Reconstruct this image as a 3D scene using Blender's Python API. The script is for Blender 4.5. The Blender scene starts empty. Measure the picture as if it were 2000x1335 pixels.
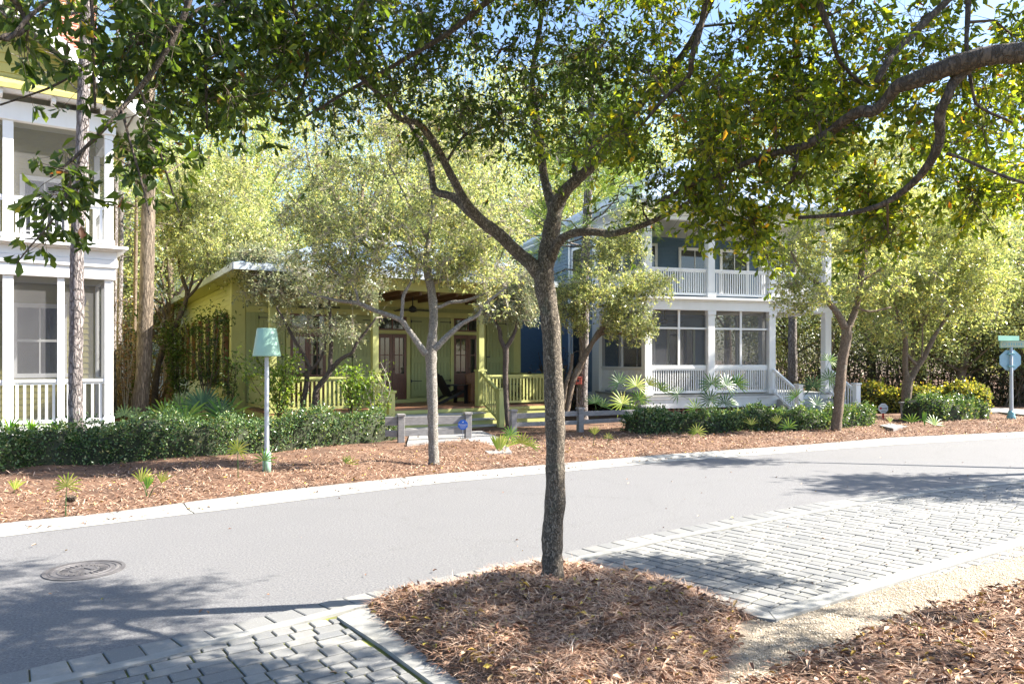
import bpy, math, random
import numpy as np
from mathutils import Vector
random.seed(7); RNG = np.random.default_rng(7)
SC = bpy.context.scene; COL = SC.collection; R = math.radians
# ------------------------------------------------------------------ camera, sky, sun, exposure
FPX = 1478.0; HOR = 700.0; EYE = 2.1
cd = bpy.data.cameras.new("camera"); cam = bpy.data.objects.new("camera", cd); COL.objects.link(cam)
cam.location = (0, 0, EYE); cam.rotation_euler = (R(90), 0, 0)
cd.sensor_width = 36; cd.lens = FPX / 2000 * 36; cd.shift_y = (HOR - 667.5) / 2000; cd.clip_end = 2000; cd.clip_start = 0.05
SC.camera = cam
SUN_AZ, SUN_EL = 8.0, 41.0          # azimuth measured from +X towards +Y
w = bpy.data.worlds.new("World"); SC.world = w; w.use_nodes = True
nt = w.node_tree; bg = nt.nodes["Background"]; sky = nt.nodes.new("ShaderNodeTexSky")
sky.sky_type = 'NISHITA'; sky.sun_disc = False; sky.sun_elevation = R(SUN_EL); sky.sun_rotation = R(90 - SUN_AZ)
sky.air_density = 1.0; sky.dust_density = 1.2; sky.ozone_density = 3.0
nt.links.new(sky.outputs[0], bg.inputs[0]); bg.inputs[1].default_value = 0.085
sl = bpy.data.lights.new("sun", 'SUN'); sl.energy = 5.0; sl.angle = R(0.5); sl.color = (1.0, 0.93, 0.82)
so = bpy.data.objects.new("sun", sl); COL.objects.link(so)
sd = Vector((math.cos(R(SUN_AZ)) * math.cos(R(SUN_EL)), math.sin(R(SUN_AZ)) * math.cos(R(SUN_EL)), math.sin(R(SUN_EL))))
so.rotation_euler = sd.to_track_quat('Z', 'Y').to_euler(); so.location = (30, 0, 30)
SC.view_settings.view_transform = 'Standard'; SC.view_settings.look = 'None'; SC.view_settings.gamma = 1
SC.view_settings.exposure = 2.05
try:
    SC.cycles.max_bounces = 8; SC.cycles.transparent_max_bounces = 12; SC.cycles.use_denoising = True
    SC.cycles.diffuse_bounces = 4; SC.cycles.transmission_bounces = 5; SC.cycles.caustics_reflective = False
except Exception: pass

def W(px, py, d): return ((px - 1000) / FPX * d, d, EYE - (py - HOR) / FPX * d)
def G(px, py, z=0.0):
    d = (EYE - z) * FPX / (py - HOR); return ((px - 1000) / FPX * d, d)
def X(px, d): return (px - 1000) / FPX * d

# ------------------------------------------------------------------ materials
MATS = {}
def nmat(name):
    m = bpy.data.materials.new(name); m.use_nodes = True; n = m.node_tree
    return m, n, n.nodes["Principled BSDF"]
def N(n, t, **k):
    x = n.nodes.new(t)
    for a, b in k.items(): setattr(x, a, b)
    return x
def coord(n, scale=(1, 1, 1), rot=(0, 0, 0)):
    tc = N(n, "ShaderNodeTexCoord"); mp = N(n, "ShaderNodeMapping"); n.links.new(tc.outputs["Object"], mp.inputs[0])
    mp.inputs["Scale"].default_value = scale; mp.inputs["Rotation"].default_value = rot
    return mp.outputs[0]
def ramp(n, fac, stops):
    r = N(n, "ShaderNodeValToRGB"); e = r.color_ramp.elements
    while len(e) > 1: e.remove(e[-1])
    e[0].position = stops[0][0]; e[0].color = (*stops[0][1], 1)
    for p, c in stops[1:]:
        q = e.new(p); q.color = (*c, 1)
    n.links.new(fac, r.inputs[0]); return r.outputs[0]
def noise(n, vec, scale, detail=4, rough=.55, out="Fac"):
    x = N(n, "ShaderNodeTexNoise"); x.inputs["Scale"].default_value = scale; x.inputs["Detail"].default_value = detail
    x.inputs["Roughness"].default_value = rough; n.links.new(vec, x.inputs["Vector"]); return x.outputs[out]
def mixc(n, a, b, fac, mode='MIX'):
    x = N(n, "ShaderNodeMix", data_type='RGBA', blend_type=mode)
    for s, v in ((x.inputs[0], fac), (x.inputs[6], a), (x.inputs[7], b)):
        if hasattr(v, "links"): n.links.new(v, s)
        elif isinstance(v, (int, float)): s.default_value = v
        else: s.default_value = (*v, 1)
    return x.outputs[2]
def bump(n, p, h, strength=.4, dist=.01):
    b = N(n, "ShaderNodeBump"); b.inputs["Strength"].default_value = strength; b.inputs["Distance"].default_value = dist
    n.links.new(h, b.inputs["Height"]); n.links.new(b.outputs[0], p.inputs["Normal"])
def paint(name, col, rough=.5, var=.12, grain=(1, 1, 1), bumpy=.15, scale=6, dirt=(.25, .24, .2), dirtamt=.12):
    m, n, p = nmat(name); v = coord(n, grain)
    f = noise(n, v, scale, 6); c2 = tuple(max(0, c * (1 - var)) for c in col)
    c = ramp(n, f, [(.3, c2), (.7, col)])
    f2 = noise(n, v, scale * .35, 8, .7); fr = ramp(n, f2, [(.55, (0, 0, 0)), (.8, (dirtamt,) * 3)])
    c = mixc(n, c, dirt, fr); n.links.new(c, p.inputs["Base Color"]); p.inputs["Roughness"].default_value = rough
    if bumpy: bump(n, p, noise(n, v, scale * 8, 4), bumpy, .004)
    MATS[name] = m; return m
def leafmat(name, stops, trans=.45, tcol=1.4, rough=.42, tint=(1.25, 1.15, .45)):
    m, n, p = nmat(name); g = N(n, "ShaderNodeNewGeometry"); c = ramp(n, g.outputs["Random Per Island"], stops)
    n.links.new(c, p.inputs["Base Color"]); p.inputs["Roughness"].default_value = rough; p.inputs["Specular IOR Level"].default_value = .5
    t = N(n, "ShaderNodeBsdfTranslucent"); c2 = mixc(n, c, tuple(tcol * q for q in tint), 1.0, 'MULTIPLY'); n.links.new(c2, t.inputs[0])
    mx = N(n, "ShaderNodeMixShader"); mx.inputs[0].default_value = trans
    n.links.new(p.outputs[0], mx.inputs[1]); n.links.new(t.outputs[0], mx.inputs[2])
    n.links.new(mx.outputs[0], n.nodes["Material Output"].inputs[0]); MATS[name] = m; return m
def bark(name, dark, light, scale=14, stretch=.28, lich=None, strength=.9, dist=.02):
    m, n, p = nmat(name); v = coord(n, (1, 1, stretch))
    vd = N(n, "ShaderNodeVectorMath", operation='ADD'); nn = noise(n, v, scale * .6, 4, .6, "Color")
    sc = N(n, "ShaderNodeVectorMath", operation='SCALE'); sc.inputs[3].default_value = .12; n.links.new(nn, sc.inputs[0])
    n.links.new(v, vd.inputs[0]); n.links.new(sc.outputs[0], vd.inputs[1])
    vo = N(n, "ShaderNodeTexVoronoi", feature='DISTANCE_TO_EDGE'); vo.inputs["Scale"].default_value = scale; n.links.new(vd.outputs[0], vo.inputs["Vector"])
    e = ramp(n, vo.outputs["Distance"], [(0, (0, 0, 0)), (.18, (1, 1, 1))])
    f = noise(n, v, scale * 2.2, 6, .65); c = mixc(n, dark, light, e); c = mixc(n, c, tuple(x * .55 for x in light), ramp(n, f, [(.4, (0, 0, 0)), (.65, (1, 1, 1))]))
    if lich: c = mixc(n, c, lich, ramp(n, noise(n, coord(n), 3.2, 5, .6), [(.58, (0, 0, 0)), (.66, (.5, .5, .5))]))
    n.links.new(c, p.inputs["Base Color"]); p.inputs["Roughness"].default_value = .9
    h = N(n, "ShaderNodeMath", operation='ADD'); n.links.new(e, h.inputs[0]); n.links.new(f, h.inputs[1]); bump(n, p, h.outputs[0], strength, dist)
    MATS[name] = m; return m
def islandmat(name, stops, rough=.8, trans=0):
    if trans: return leafmat(name, stops, trans, 1.2, rough)
    m, n, p = nmat(name); g = N(n, "ShaderNodeNewGeometry"); n.links.new(ramp(n, g.outputs["Random Per Island"], stops), p.inputs["Base Color"])
    p.inputs["Roughness"].default_value = rough; MATS[name] = m; return m

white = paint("white_paint", (.82, .83, .84), .45, .06, (1, 1, .3), .1, 5, (.45, .44, .4), .2)
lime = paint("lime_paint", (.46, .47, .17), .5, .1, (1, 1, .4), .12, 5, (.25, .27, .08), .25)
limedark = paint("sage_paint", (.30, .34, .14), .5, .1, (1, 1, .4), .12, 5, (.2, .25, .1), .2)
cream = paint("cream_siding", (.46, .42, .14), .55, .08, (1, 1, 1), .1, 4, (.3, .3, .2), .2)
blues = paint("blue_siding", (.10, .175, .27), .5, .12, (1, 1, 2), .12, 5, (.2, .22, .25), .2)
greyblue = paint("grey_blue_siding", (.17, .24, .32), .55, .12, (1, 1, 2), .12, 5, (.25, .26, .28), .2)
palegreen = paint("pale_green_siding", (.45, .5, .36), .55, .08, (1, 1, 2), .1, 4)
ceilm = paint("ceiling_boards", (.52, .51, .44), .6, .1, (8, .6, 1), .1, 5)
ceily = paint("yellow_ceiling_boards", (.42, .40, .22), .6, .1, (8, .6, 1), .1, 5)
rafter = paint("brown_rafter_wood", (.13, .07, .04), .6, .3, (1, .3, 1), .2, 8)
deckw = paint("deck_boards", (.30, .15, .09), .45, .35, (.6, 9, 1), .2, 6)
greydeck = paint("grey_tread_boards", (.42, .42, .41), .6, .2, (.6, 9, 1), .2, 6)
doorw = paint("mahogany_door", (.12, .035, .018), .3, .4, (6, 6, .5), .1, 7, (.02, .01, .01), .2)
metalroof = paint("metal_roof", (.26, .33, .42), .35, .1, (1, 1, 1), .05, 3, (.3, .2, .12), .3)
whiteroof = paint("pale_roof", (.72, .72, .72), .45, .1)
fencew = paint("weathered_grey_wood", (.27, .26, .26), .8, .35, (1, 1, 3), .4, 9, (.1, .1, .09), .3)
lampm = paint("verdigris_paint", (.30, .49, .39), .4, .08, (1, 1, 1), .05, 8, (.15, .25, .22), .15)
lampp = paint("grey_pole_paint", (.44, .49, .54), .35, .1, (1, 1, .5), .05, 12)
signb = paint("sign_back_blue", (.30, .50, .62), .4, .08)
teal = paint("teal_paint", (.20, .42, .46), .4, .08)
black = paint("black_paint", (.015, .016, .02), .45, .3)
iron = paint("cast_iron", (.11, .105, .11), .55, .45, (1, 1, 1), .5, 14, (.3, .29, .28), .5)
brownw = paint("brown_wicker", (.20, .09, .04), .6, .5, (1, 1, 1), .5, 30)
conc = paint("concrete", (.30, .30, .285), .85, .35, (1, 1, 1), .4, 5, (.22, .2, .16), .45)
concb = paint("concrete_path", (.27, .27, .27), .85, .2, (1, 1, 1), .3, 5, (.2, .2, .18), .3)
signblue = paint("sign_blue", (.01, .12, .55), .4, .05, bumpy=0, dirtamt=0)
signwhite = paint("sign_white", (.75, .75, .74), .4, .05, bumpy=0)
red = paint("red_paint", (.55, .03, .03), .4, .1)
redbox = paint("faded_red_paint", (.45, .08, .05), .6, .3)
greensign = paint("street_sign_green", (.16, .36, .30), .4, .1)
dark = paint("interior_shade", (.02, .02, .022), .8, .3)
lattice = paint("brick_red_lattice", (.38, .20, .14), .8, .3)
m, n, p = nmat("glass"); p.inputs["Base Color"].default_value = (.025, .03, .03, 1); p.inputs["Roughness"].default_value = .04; p.inputs["Specular IOR Level"].default_value = 1.0
glass = m
def screenmat(name, col, fac):
    m, n, p = nmat(name); p.inputs["Base Color"].default_value = (*col, 1); p.inputs["Roughness"].default_value = .5
    t = N(n, "ShaderNodeBsdfTransparent"); mx = N(n, "ShaderNodeMixShader"); mx.inputs[0].default_value = fac
    n.links.new(t.outputs[0], mx.inputs[1]); n.links.new(p.outputs[0], mx.inputs[2]); n.links.new(mx.outputs[0], n.nodes["Material Output"].inputs[0]); return m
screen = screenmat("porch_screen", (.10, .10, .11), .58)
# brick
m, n, p = nmat("red_brick"); v = coord(n, (1, 1, 1)); sx = N(n, "ShaderNodeSeparateXYZ"); n.links.new(v, sx.inputs[0])
ad = N(n, "ShaderNodeMath", operation='ADD'); n.links.new(sx.outputs[0], ad.inputs[0]); n.links.new(sx.outputs[1], ad.inputs[1])
cx = N(n, "ShaderNodeCombineXYZ"); n.links.new(ad.outputs[0], cx.inputs[0]); n.links.new(sx.outputs[2], cx.inputs[1])
bt = N(n, "ShaderNodeTexBrick"); n.links.new(cx.outputs[0], bt.inputs["Vector"]); bt.inputs["Scale"].default_value = 1
bt.inputs["Brick Width"].default_value = .21; bt.inputs["Row Height"].default_value = .075; bt.inputs["Mortar Size"].default_value = .008
bt.inputs["Color1"].default_value = (.42, .11, .07, 1); bt.inputs["Color2"].default_value = (.30, .07, .05, 1); bt.inputs["Mortar"].default_value = (.5, .42, .36, 1)
n.links.new(bt.outputs[0], p.inputs["Base Color"]); p.inputs["Roughness"].default_value = .85; brick = m
# asphalt
m, n, p = nmat("asphalt"); v = coord(n)
f1 = noise(n, v, 48, 8, .85); f2 = noise(n, v, 1.3, 5, .6); f3 = noise(n, v, 22, 5, .6)
c = ramp(n, f1, [(.38, (.055, .055, .06)), (.5, (.135, .135, .14)), (.62, (.24, .24, .24))]); c = mixc(n, c, (.13, .13, .135), ramp(n, f2, [(.42, (0, 0, 0)), (.75, (.55, .55, .55))]))
c = mixc(n, c, (.2, .198, .19), ramp(n, f3, [(.55, (0, 0, 0)), (.75, (.35, .35, .35))]))
vo = N(n, "ShaderNodeTexVoronoi", feature='DISTANCE_TO_EDGE'); vo.inputs["Scale"].default_value = .33
wv = N(n, "ShaderNodeVectorMath", operation='ADD'); n.links.new(v, wv.inputs[0]); n.links.new(noise(n, v, 1.6, 6, .7, "Color"), wv.inputs[1]); n.links.new(wv.outputs[0], vo.inputs["Vector"])
ck = ramp(n, vo.outputs["Distance"], [(0, (.85, .85, .85)), (.0035, (0, 0, 0))]); c = mixc(n, c, (.10, .10, .10), ck)
n.links.new(c, p.inputs["Base Color"]); p.inputs["Roughness"].default_value = .8; bump(n, p, f1, .5, .006); asphalt = m
# pavers: per block tone
m, n, p = nmat("paver_stone"); g = N(n, "ShaderNodeNewGeometry"); v = coord(n)
c = ramp(n, g.outputs["Random Per Island"], [(0, (.14, .145, .15)), (.5, (.19, .19, .185)), (1, (.25, .245, .23))])
c = mixc(n, c, (.16, .16, .15), ramp(n, noise(n, v, 9, 6, .7), [(.45, (0, 0, 0)), (.75, (.8, .8, .8))])); f = noise(n, v, 90, 4)
c = mixc(n, c, (.36, .35, .33), ramp(n, f, [(.58, (0, 0, 0)), (.75, (.6, .6, .6))]))
n.links.new(c, p.inputs["Base Color"]); p.inputs["Roughness"].default_value = .85; bump(n, p, f, .4, .004); paver = m
# joint with moss
m, n, p = nmat("mossy_joint"); v = coord(n)
c = ramp(n, noise(n, v, 3.5, 6, .7), [(.42, (.10, .085, .06)), (.55, (.14, .15, .03)), (.68, (.22, .24, .03))]); n.links.new(c, p.inputs["Base Color"]); p.inputs["Roughness"].default_value = .95; joint = m
def soilmat(name, stops, sc=24, bs=.8):
    m, n, p = nmat(name); v = coord(n); f = noise(n, v, sc, 8, .75); c = ramp(n, f, stops)
    c = mixc(n, c, tuple(x * .6 for x in stops[0][1]), ramp(n, noise(n, v, 1.1, 4), [(.45, (0, 0, 0)), (.7, (.6, .6, .6))]))
    n.links.new(c, p.inputs["Base Color"]); p.inputs["Roughness"].default_value = .95; bump(n, p, f, bs, .03); return m
mulchm = soilmat("mulch_soil", [(.3, (.04, .02, .012)), (.5, (.14, .075, .045)), (.7, (.28, .165, .10))], 30)
soilm = soilmat("soil", [(.3, (.10, .07, .045)), (.6, (.22, .15, .10)), (.8, (.3, .22, .15))], 8)
gravelm = soilmat("gravel_sand", [(.3, (.20, .165, .12)), (.5, (.38, .32, .25)), (.7, (.55, .48, .38))], 95, .9)
straw = islandmat("straw_litter", [(0, (.07, .032, .02)), (.2, (.22, .105, .058)), (.5, (.40, .24, .155)), (.8, (.57, .39, .28)), (1, (.72, .56, .43))], .7)
dryleaf = islandmat("dry_leaves", [(0, (.09, .045, .03)), (.3, (.25, .12, .07)), (.6, (.40, .24, .15)), (.85, (.55, .40, .28)), (.93, (.6, .36, .06)), (.97, (.5, .42, .05)), (1, (.6, .25, .08))], .6)
pebble = islandmat("pebbles", [(0, (.16, .13, .09)), (.4, (.36, .3, .22)), (1, (.62, .55, .45))], .8)
oakleaf = leafmat("shaded_oak_leaves", [(0, (.022, .045, .011)), (.3, (.038, .07, .014)), (.65, (.065, .105, .02)), (.975, (.115, .155, .028)), (.99, (.28, .25, .03)), (.996, (.22, .08, .03)), (1, (.11, .05, .03))], .46, 2.3, .42)  # darker leaf copy: the backlit crowns' shade is put into the colour
oakleaf2 = leafmat("sunlit_oak_leaves", [(0, (.04, .07, .012)), (.35, (.085, .13, .018)), (.7, (.15, .20, .024)), (.93, (.27, .29, .03)), (.985, (.45, .36, .03)), (.995, (.36, .13, .03)), (1, (.14, .06, .03))], .52, 2.5, .42)  # lighter, yellower leaf copy: sunlight is put into the colour
smalleaf = leafmat("fine_oak_leaves", [(0, (.055, .08, .028)), (.3, (.19, .24, .09)), (.6, (.40, .44, .19)), (.87, (.56, .58, .24)), (.96, (.64, .54, .14)), (1, (.62, .56, .34))], .34, 1.5, .3, (1.12, 1.12, .78))
greyleaf = leafmat("grey_green_leaves", [(0, (.05, .07, .04)), (.4, (.17, .21, .12)), (.75, (.38, .41, .26)), (.95, (.50, .50, .28)), (1, (.5, .32, .17))], .25, 1.4, .3, (1.12, 1.12, .78))
yelleaf = leafmat("yellow_green_leaves", [(0, (.10, .14, .045)), (.35, (.26, .31, .10)), (.7, (.44, .47, .17)), (.93, (.58, .55, .18)), (1, (.58, .44, .14))], .36, 1.7, .34, (1.12, 1.12, .78))
forestleaf = leafmat("forest_leaves", [(0, (.055, .08, .035)), (.4, (.20, .25, .10)), (.7, (.38, .42, .19)), (.92, (.52, .52, .22)), (1, (.44, .28, .15))], .35, 1.3, .35, (1.12, 1.12, .78))
hedgeleaf = leafmat("hedge_leaves", [(0, (.03, .07, .028)), (.4, (.07, .135, .05)), (.75, (.13, .21, .085)), (.95, (.26, .33, .16)), (1, (.36, .32, .18))], .25, 1.5, .22)
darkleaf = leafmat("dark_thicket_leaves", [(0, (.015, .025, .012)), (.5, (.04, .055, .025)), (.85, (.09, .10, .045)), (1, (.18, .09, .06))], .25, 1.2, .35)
hedgeyel = leafmat("golden_hedge_leaves", [(0, (.05, .08, .02)), (.45, (.14, .17, .05)), (.8, (.28, .28, .08)), (.95, (.45, .38, .07)), (1, (.45, .24, .10))], .4, 1.6, .3)
shrubleaf = leafmat("shrub_leaves", [(0, (.02, .045, .012)), (.5, (.05, .1, .02)), (1, (.13, .2, .04))], .4, 1.6, .35)
brightleaf = leafmat("bright_shrub_leaves", [(0, (.06, .12, .02)), (.5, (.14, .24, .04)), (1, (.3, .38, .08))], .45, 1.5, .4)
palmg = leafmat("palmetto_green", [(0, (.04, .12, .012)), (.5, (.10, .25, .02)), (1, (.24, .38, .04))], .4, 1.6, .35)
palmd = leafmat("palmetto_dark", [(0, (.02, .06, .02)), (.6, (.05, .12, .035)), (1, (.12, .2, .07))], .3, 1.5, .3)
palmy = leafmat("palmetto_yellow", [(0, (.16, .27, .02)), (.5, (.30, .40, .04)), (1, (.48, .50, .12))], .4, 1.3, .4)
pineg = leafmat("pine_needles", [(0, (.05, .11, .02)), (.5, (.13, .22, .035)), (1, (.3, .38, .07))], .35, 1.6, .4)
brownleaf = leafmat("brown_dead_leaves", [(0, (.14, .08, .05)), (.6, (.3, .18, .12)), (1, (.42, .3, .2))], .35, 1.2, .5)
barkoak = bark("oak_bark", (.02, .015, .012), (.34, .285, .225), 42, .42, (.22, .27, .20), 1.0, .02)
barkpale = bark("pale_bark", (.09, .08, .07), (.40, .37, .33), 30, .8, (.46, .47, .43), .9, .01)
barkpine = bark("pine_bark", (.06, .05, .05), (.34, .30, .29), 15, .35, None, 1.0, .03)
barkcedar = bark("cedar_bark", (.07, .05, .035), (.29, .23, .17), 20, .12, None, 1.0, .02)
barkbrown = bark("brown_bark", (.07, .05, .035), (.27, .20, .145), 26, .4, (.3, .3, .25), .8, .01)
barkdark = bark("dark_bark", (.03, .023, .02), (.13, .10, .085), 26, .4, None, .8, .01)
twigm = paint("twig_bark", (.12, .09, .065), .85, .3, bumpy=0)
twigpale = paint("pale_twig_bark", (.42, .37, .31), .85, .25, bumpy=0)

# ------------------------------------------------------------------ object helpers
def thing(name, label, cat, loc=(0, 0, 0), rotz=0, group=None, kind=None):
    o = bpy.data.objects.new(name, None); COL.objects.link(o); o.location = loc; o.rotation_euler = (0, 0, rotz); o.empty_display_size = .2
    o["label"] = label; o["category"] = cat
    if group: o["group"] = group
    if kind: o["kind"] = kind
    return o
def tag(o, label=None, cat=None, group=None, kind=None):
    for k, v in (("label", label), ("category", cat), ("group", group), ("kind", kind)):
        if v: o[k] = v
    return o
def npmesh(name, V, F, mat, parent=None, smooth=False, loc=None):
    V = np.asarray(V, dtype=np.float32).reshape(-1, 3); F = np.asarray(F, dtype=np.int32); k = F.shape[1]
    me = bpy.data.meshes.new(name); me.vertices.add(len(V)); me.vertices.foreach_set("co", V.ravel())
    me.loops.add(F.size); me.loops.foreach_set("vertex_index", F.ravel())
    me.polygons.add(len(F)); me.polygons.foreach_set("loop_start", np.arange(0, F.size, k, dtype=np.int32))
    if smooth: me.polygons.foreach_set("use_smooth", np.ones(len(F), dtype=bool))
    me.update(calc_edges=True); me.materials.append(mat)
    o = bpy.data.objects.new(name, me); COL.objects.link(o); o.parent = parent
    if loc is not None: o.location = loc
    return o
class MB:
    def __init__(s): s.v = []; s.f = []
    def poly(s, pts):
        i = len(s.v); s.v += [tuple(p) for p in pts]; s.f.append(tuple(range(i, i + len(pts)))); return s
    def box(s, x0, y0, z0, x1, y1, z1):
        i = len(s.v); s.v += [(x0, y0, z0), (x1, y0, z0), (x1, y1, z0), (x0, y1, z0), (x0, y0, z1), (x1, y0, z1), (x1, y1, z1), (x0, y1, z1)]
        s.f += [(i, i+3, i+2, i+1), (i+4, i+5, i+6, i+7), (i, i+1, i+5, i+4), (i+1, i+2, i+6, i+5), (i+2, i+3, i+7, i+6), (i+3, i, i+4, i+7)]; return s
    def bar(s, p, q, wd, ht, up=(0, 0, 1)):
        p = Vector(p); q = Vector(q); d = (q - p).normalized(); u = Vector(up); a = d.cross(u)
        if a.length < 1e-4: a = d.cross(Vector((0, 1, 0)))
        a.normalize(); b = a.cross(d).normalized(); a *= wd / 2; b *= ht / 2; i = len(s.v)
        for c in (p, q): s.v += [tuple(c - a - b), tuple(c + a - b), tuple(c + a + b), tuple(c - a + b)]
        s.f += [(i, i+1, i+2, i+3), (i+7, i+6, i+5, i+4), (i, i+4, i+5, i+1), (i+1, i+5, i+6, i+2), (i+2, i+6, i+7, i+3), (i+3, i+7, i+4, i)]; return s
    def prism(s, pts, axis, a, b):
        # pts: 2D outline; extruded between a and b along axis ('x','y','z')
        def P(u, v, t): return {'x': (t, u, v), 'y': (u, t, v), 'z': (u, v, t)}[axis]
        n_ = len(pts); i = len(s.v); s.v += [P(u, v, a) for u, v in pts] + [P(u, v, b) for u, v in pts]
        s.f.append(tuple(range(i, i + n_))); s.f.append(tuple(range(i + 2*n_ - 1, i + n_ - 1, -1)))
        for k in range(n_): s.f.append((i + k, i + n_ + k, i + n_ + (k+1) % n_, i + (k+1) % n_))
        return s
    def tube(s, pts, rad, seg=8, cap=True, rough=0.0):
        pts = [Vector(p) for p in pts]; n_ = len(pts)
        if not hasattr(rad, '__len__'): rad = [rad] * n_
        d = (pts[1] - pts[0]).normalized(); a = d.orthogonal().normalized(); rings = []
        for k in range(n_):
            t = ((pts[min(k+1, n_-1)] - pts[max(k-1, 0)])).normalized() if n_ > 1 else d
            a = (a - t * a.dot(t)).normalized(); b = t.cross(a); i = len(s.v)
            for j in range(seg):
                th = 2 * math.pi * j / seg; rr = rad[k] * (1 + (random.uniform(-rough, rough) if rough else 0))
                s.v.append(tuple(pts[k] + (a * math.cos(th) + b * math.sin(th)) * rr))
            rings.append(i)
        for k in range(n_ - 1):
            i, j2 = rings[k], rings[k+1]
            for j in range(seg): s.f.append((i + j, i + (j+1) % seg, j2 + (j+1) % seg, j2 + j))
        if cap: s.f.append(tuple(range(rings[0] + seg - 1, rings[0] - 1, -1))); s.f.append(tuple(range(rings[-1], rings[-1] + seg)))
        return s
    def lathe(s, prof, c=(0, 0, 0), seg=24):
        base = len(s.v)
        for r_, z in prof:
            for j in range(seg):
                th = 2 * math.pi * j / seg; s.v.append((c[0] + r_ * math.cos(th), c[1] + r_ * math.sin(th), c[2] + z))
        for k in range(len(prof) - 1):
            for j in range(seg): s.f.append((base + k*seg + j, base + k*seg + (j+1) % seg, base + (k+1)*seg + (j+1) % seg, base + (k+1)*seg + j))
        return s
    def build(s, name, mat, parent=None, smooth=False, bevel=0, loc=None):
        me = bpy.data.meshes.new(name); me.from_pydata(s.v, [], s.f); me.materials.append(mat)
        if smooth: me.polygons.foreach_set("use_smooth", [True] * len(me.polygons))
        o = bpy.data.objects.new(name, me); COL.objects.link(o); o.parent = parent
        if loc is not None: o.location = loc
        if bevel:
            md = o.modifiers.new("bevel", 'BEVEL'); md.width = bevel; md.segments = 1; md.limit_method = 'ANGLE'
        return o
def siding(mb, a0, a1, z0, z1, pos, face, step=.14):
    # clapboards; face: '-y','+y','-x','+x' : outward direction; a0..a1 along the other axis
    z = z0; sgn = -1 if face[0] == '-' else 1
    def P(a, o, zz): return (a, pos + sgn * o, zz) if face[1] == 'y' else (pos + sgn * o, a, zz)
    while z < z1 - 1e-4:
        zt = min(z + step, z1)
        mb.poly([P(a0, .022, z), P(a1, .022, z), P(a1, .002, zt), P(a0, .002, zt)]); mb.poly([P(a0, 0, z), P(a1, 0, z), P(a1, .022, z), P(a0, .022, z)]); z = zt
    return mb
def copy_tree(o, parent=None):
    c = o.copy(); COL.objects.link(c); c.parent = parent
    for ch in [x for x in o.children]: copy_tree(ch, c)
    return c

# ------------------------------------------------------------------ foliage helpers
def unit(a): return a / np.maximum(np.linalg.norm(a, axis=-1, keepdims=True), 1e-9)
def leaves_np(P, D, L, wid=.4, up=.8, shape='oak', curl=.12):
    n_ = len(P); L = np.broadcast_to(np.asarray(L, float), (n_,))[:, None]
    D = unit(D); Nn = RNG.normal(size=(n_, 3)) * (1 - up * .5); Nn[:, 2] += up
    S = unit(np.cross(D, Nn)); Z = np.cross(S, D); Wd = L * wid * RNG.uniform(.8, 1.2, (n_, 1))
    if shape == 'oak':
        h = L * curl; dr = -L * .12
        V = np.stack([P, P + D*L*.38 - S*Wd*.30 + Z*h*.6, P + D*L*.72 - S*Wd*.5 + Z*(h + dr*.5), P + D*L*1.0 + Z*dr, P + D*L*.72 + S*Wd*.5 + Z*(h + dr*.5), P + D*L*.38 + S*Wd*.30 + Z*h*.6], 1)
        b = np.arange(n_)[:, None] * 6; F = np.concatenate([b + [0, 3, 2, 1], b + [0, 5, 4, 3]], 0)
    else:
        V = np.stack([P, P + D*L*.5 - S*Wd*.5 + Z*L*curl, P + D*L, P + D*L*.5 + S*Wd*.5 + Z*L*curl], 1)
        b = np.arange(n_)[:, None] * 4; F = b + [0, 1, 2, 3]
    return V.reshape(-1, 3), F
def smooth_path(pts, per=5):
    P = [np.array(p, float) for p in pts]; out = []
    for i in range(len(P) - 1):
        p0 = P[max(i-1, 0)]; p1 = P[i]; p2 = P[i+1]; p3 = P[min(i+2, len(P)-1)]
        for k in range(per):
            t = k / per; out.append(.5 * ((2*p1) + (-p0+p2)*t + (2*p0-5*p1+4*p2-p3)*t*t + (-p0+3*p1-3*p2+p3)*t**3))
    out.append(P[-1]); return out
def PX(lst, d0=None):
    out = []
    for q in lst:
        px, py, r_ = q[0], q[1], q[2]; d = q[3] if len(q) > 3 else d0
        out.append((*W(px, py, d), r_ * d / FPX))
    return out
def blob(px, py, d, rx, rz, ry, wt=1.0):
    return (np.array(W(px, py, d)), np.array([rx, ry, rz]), wt)
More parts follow.
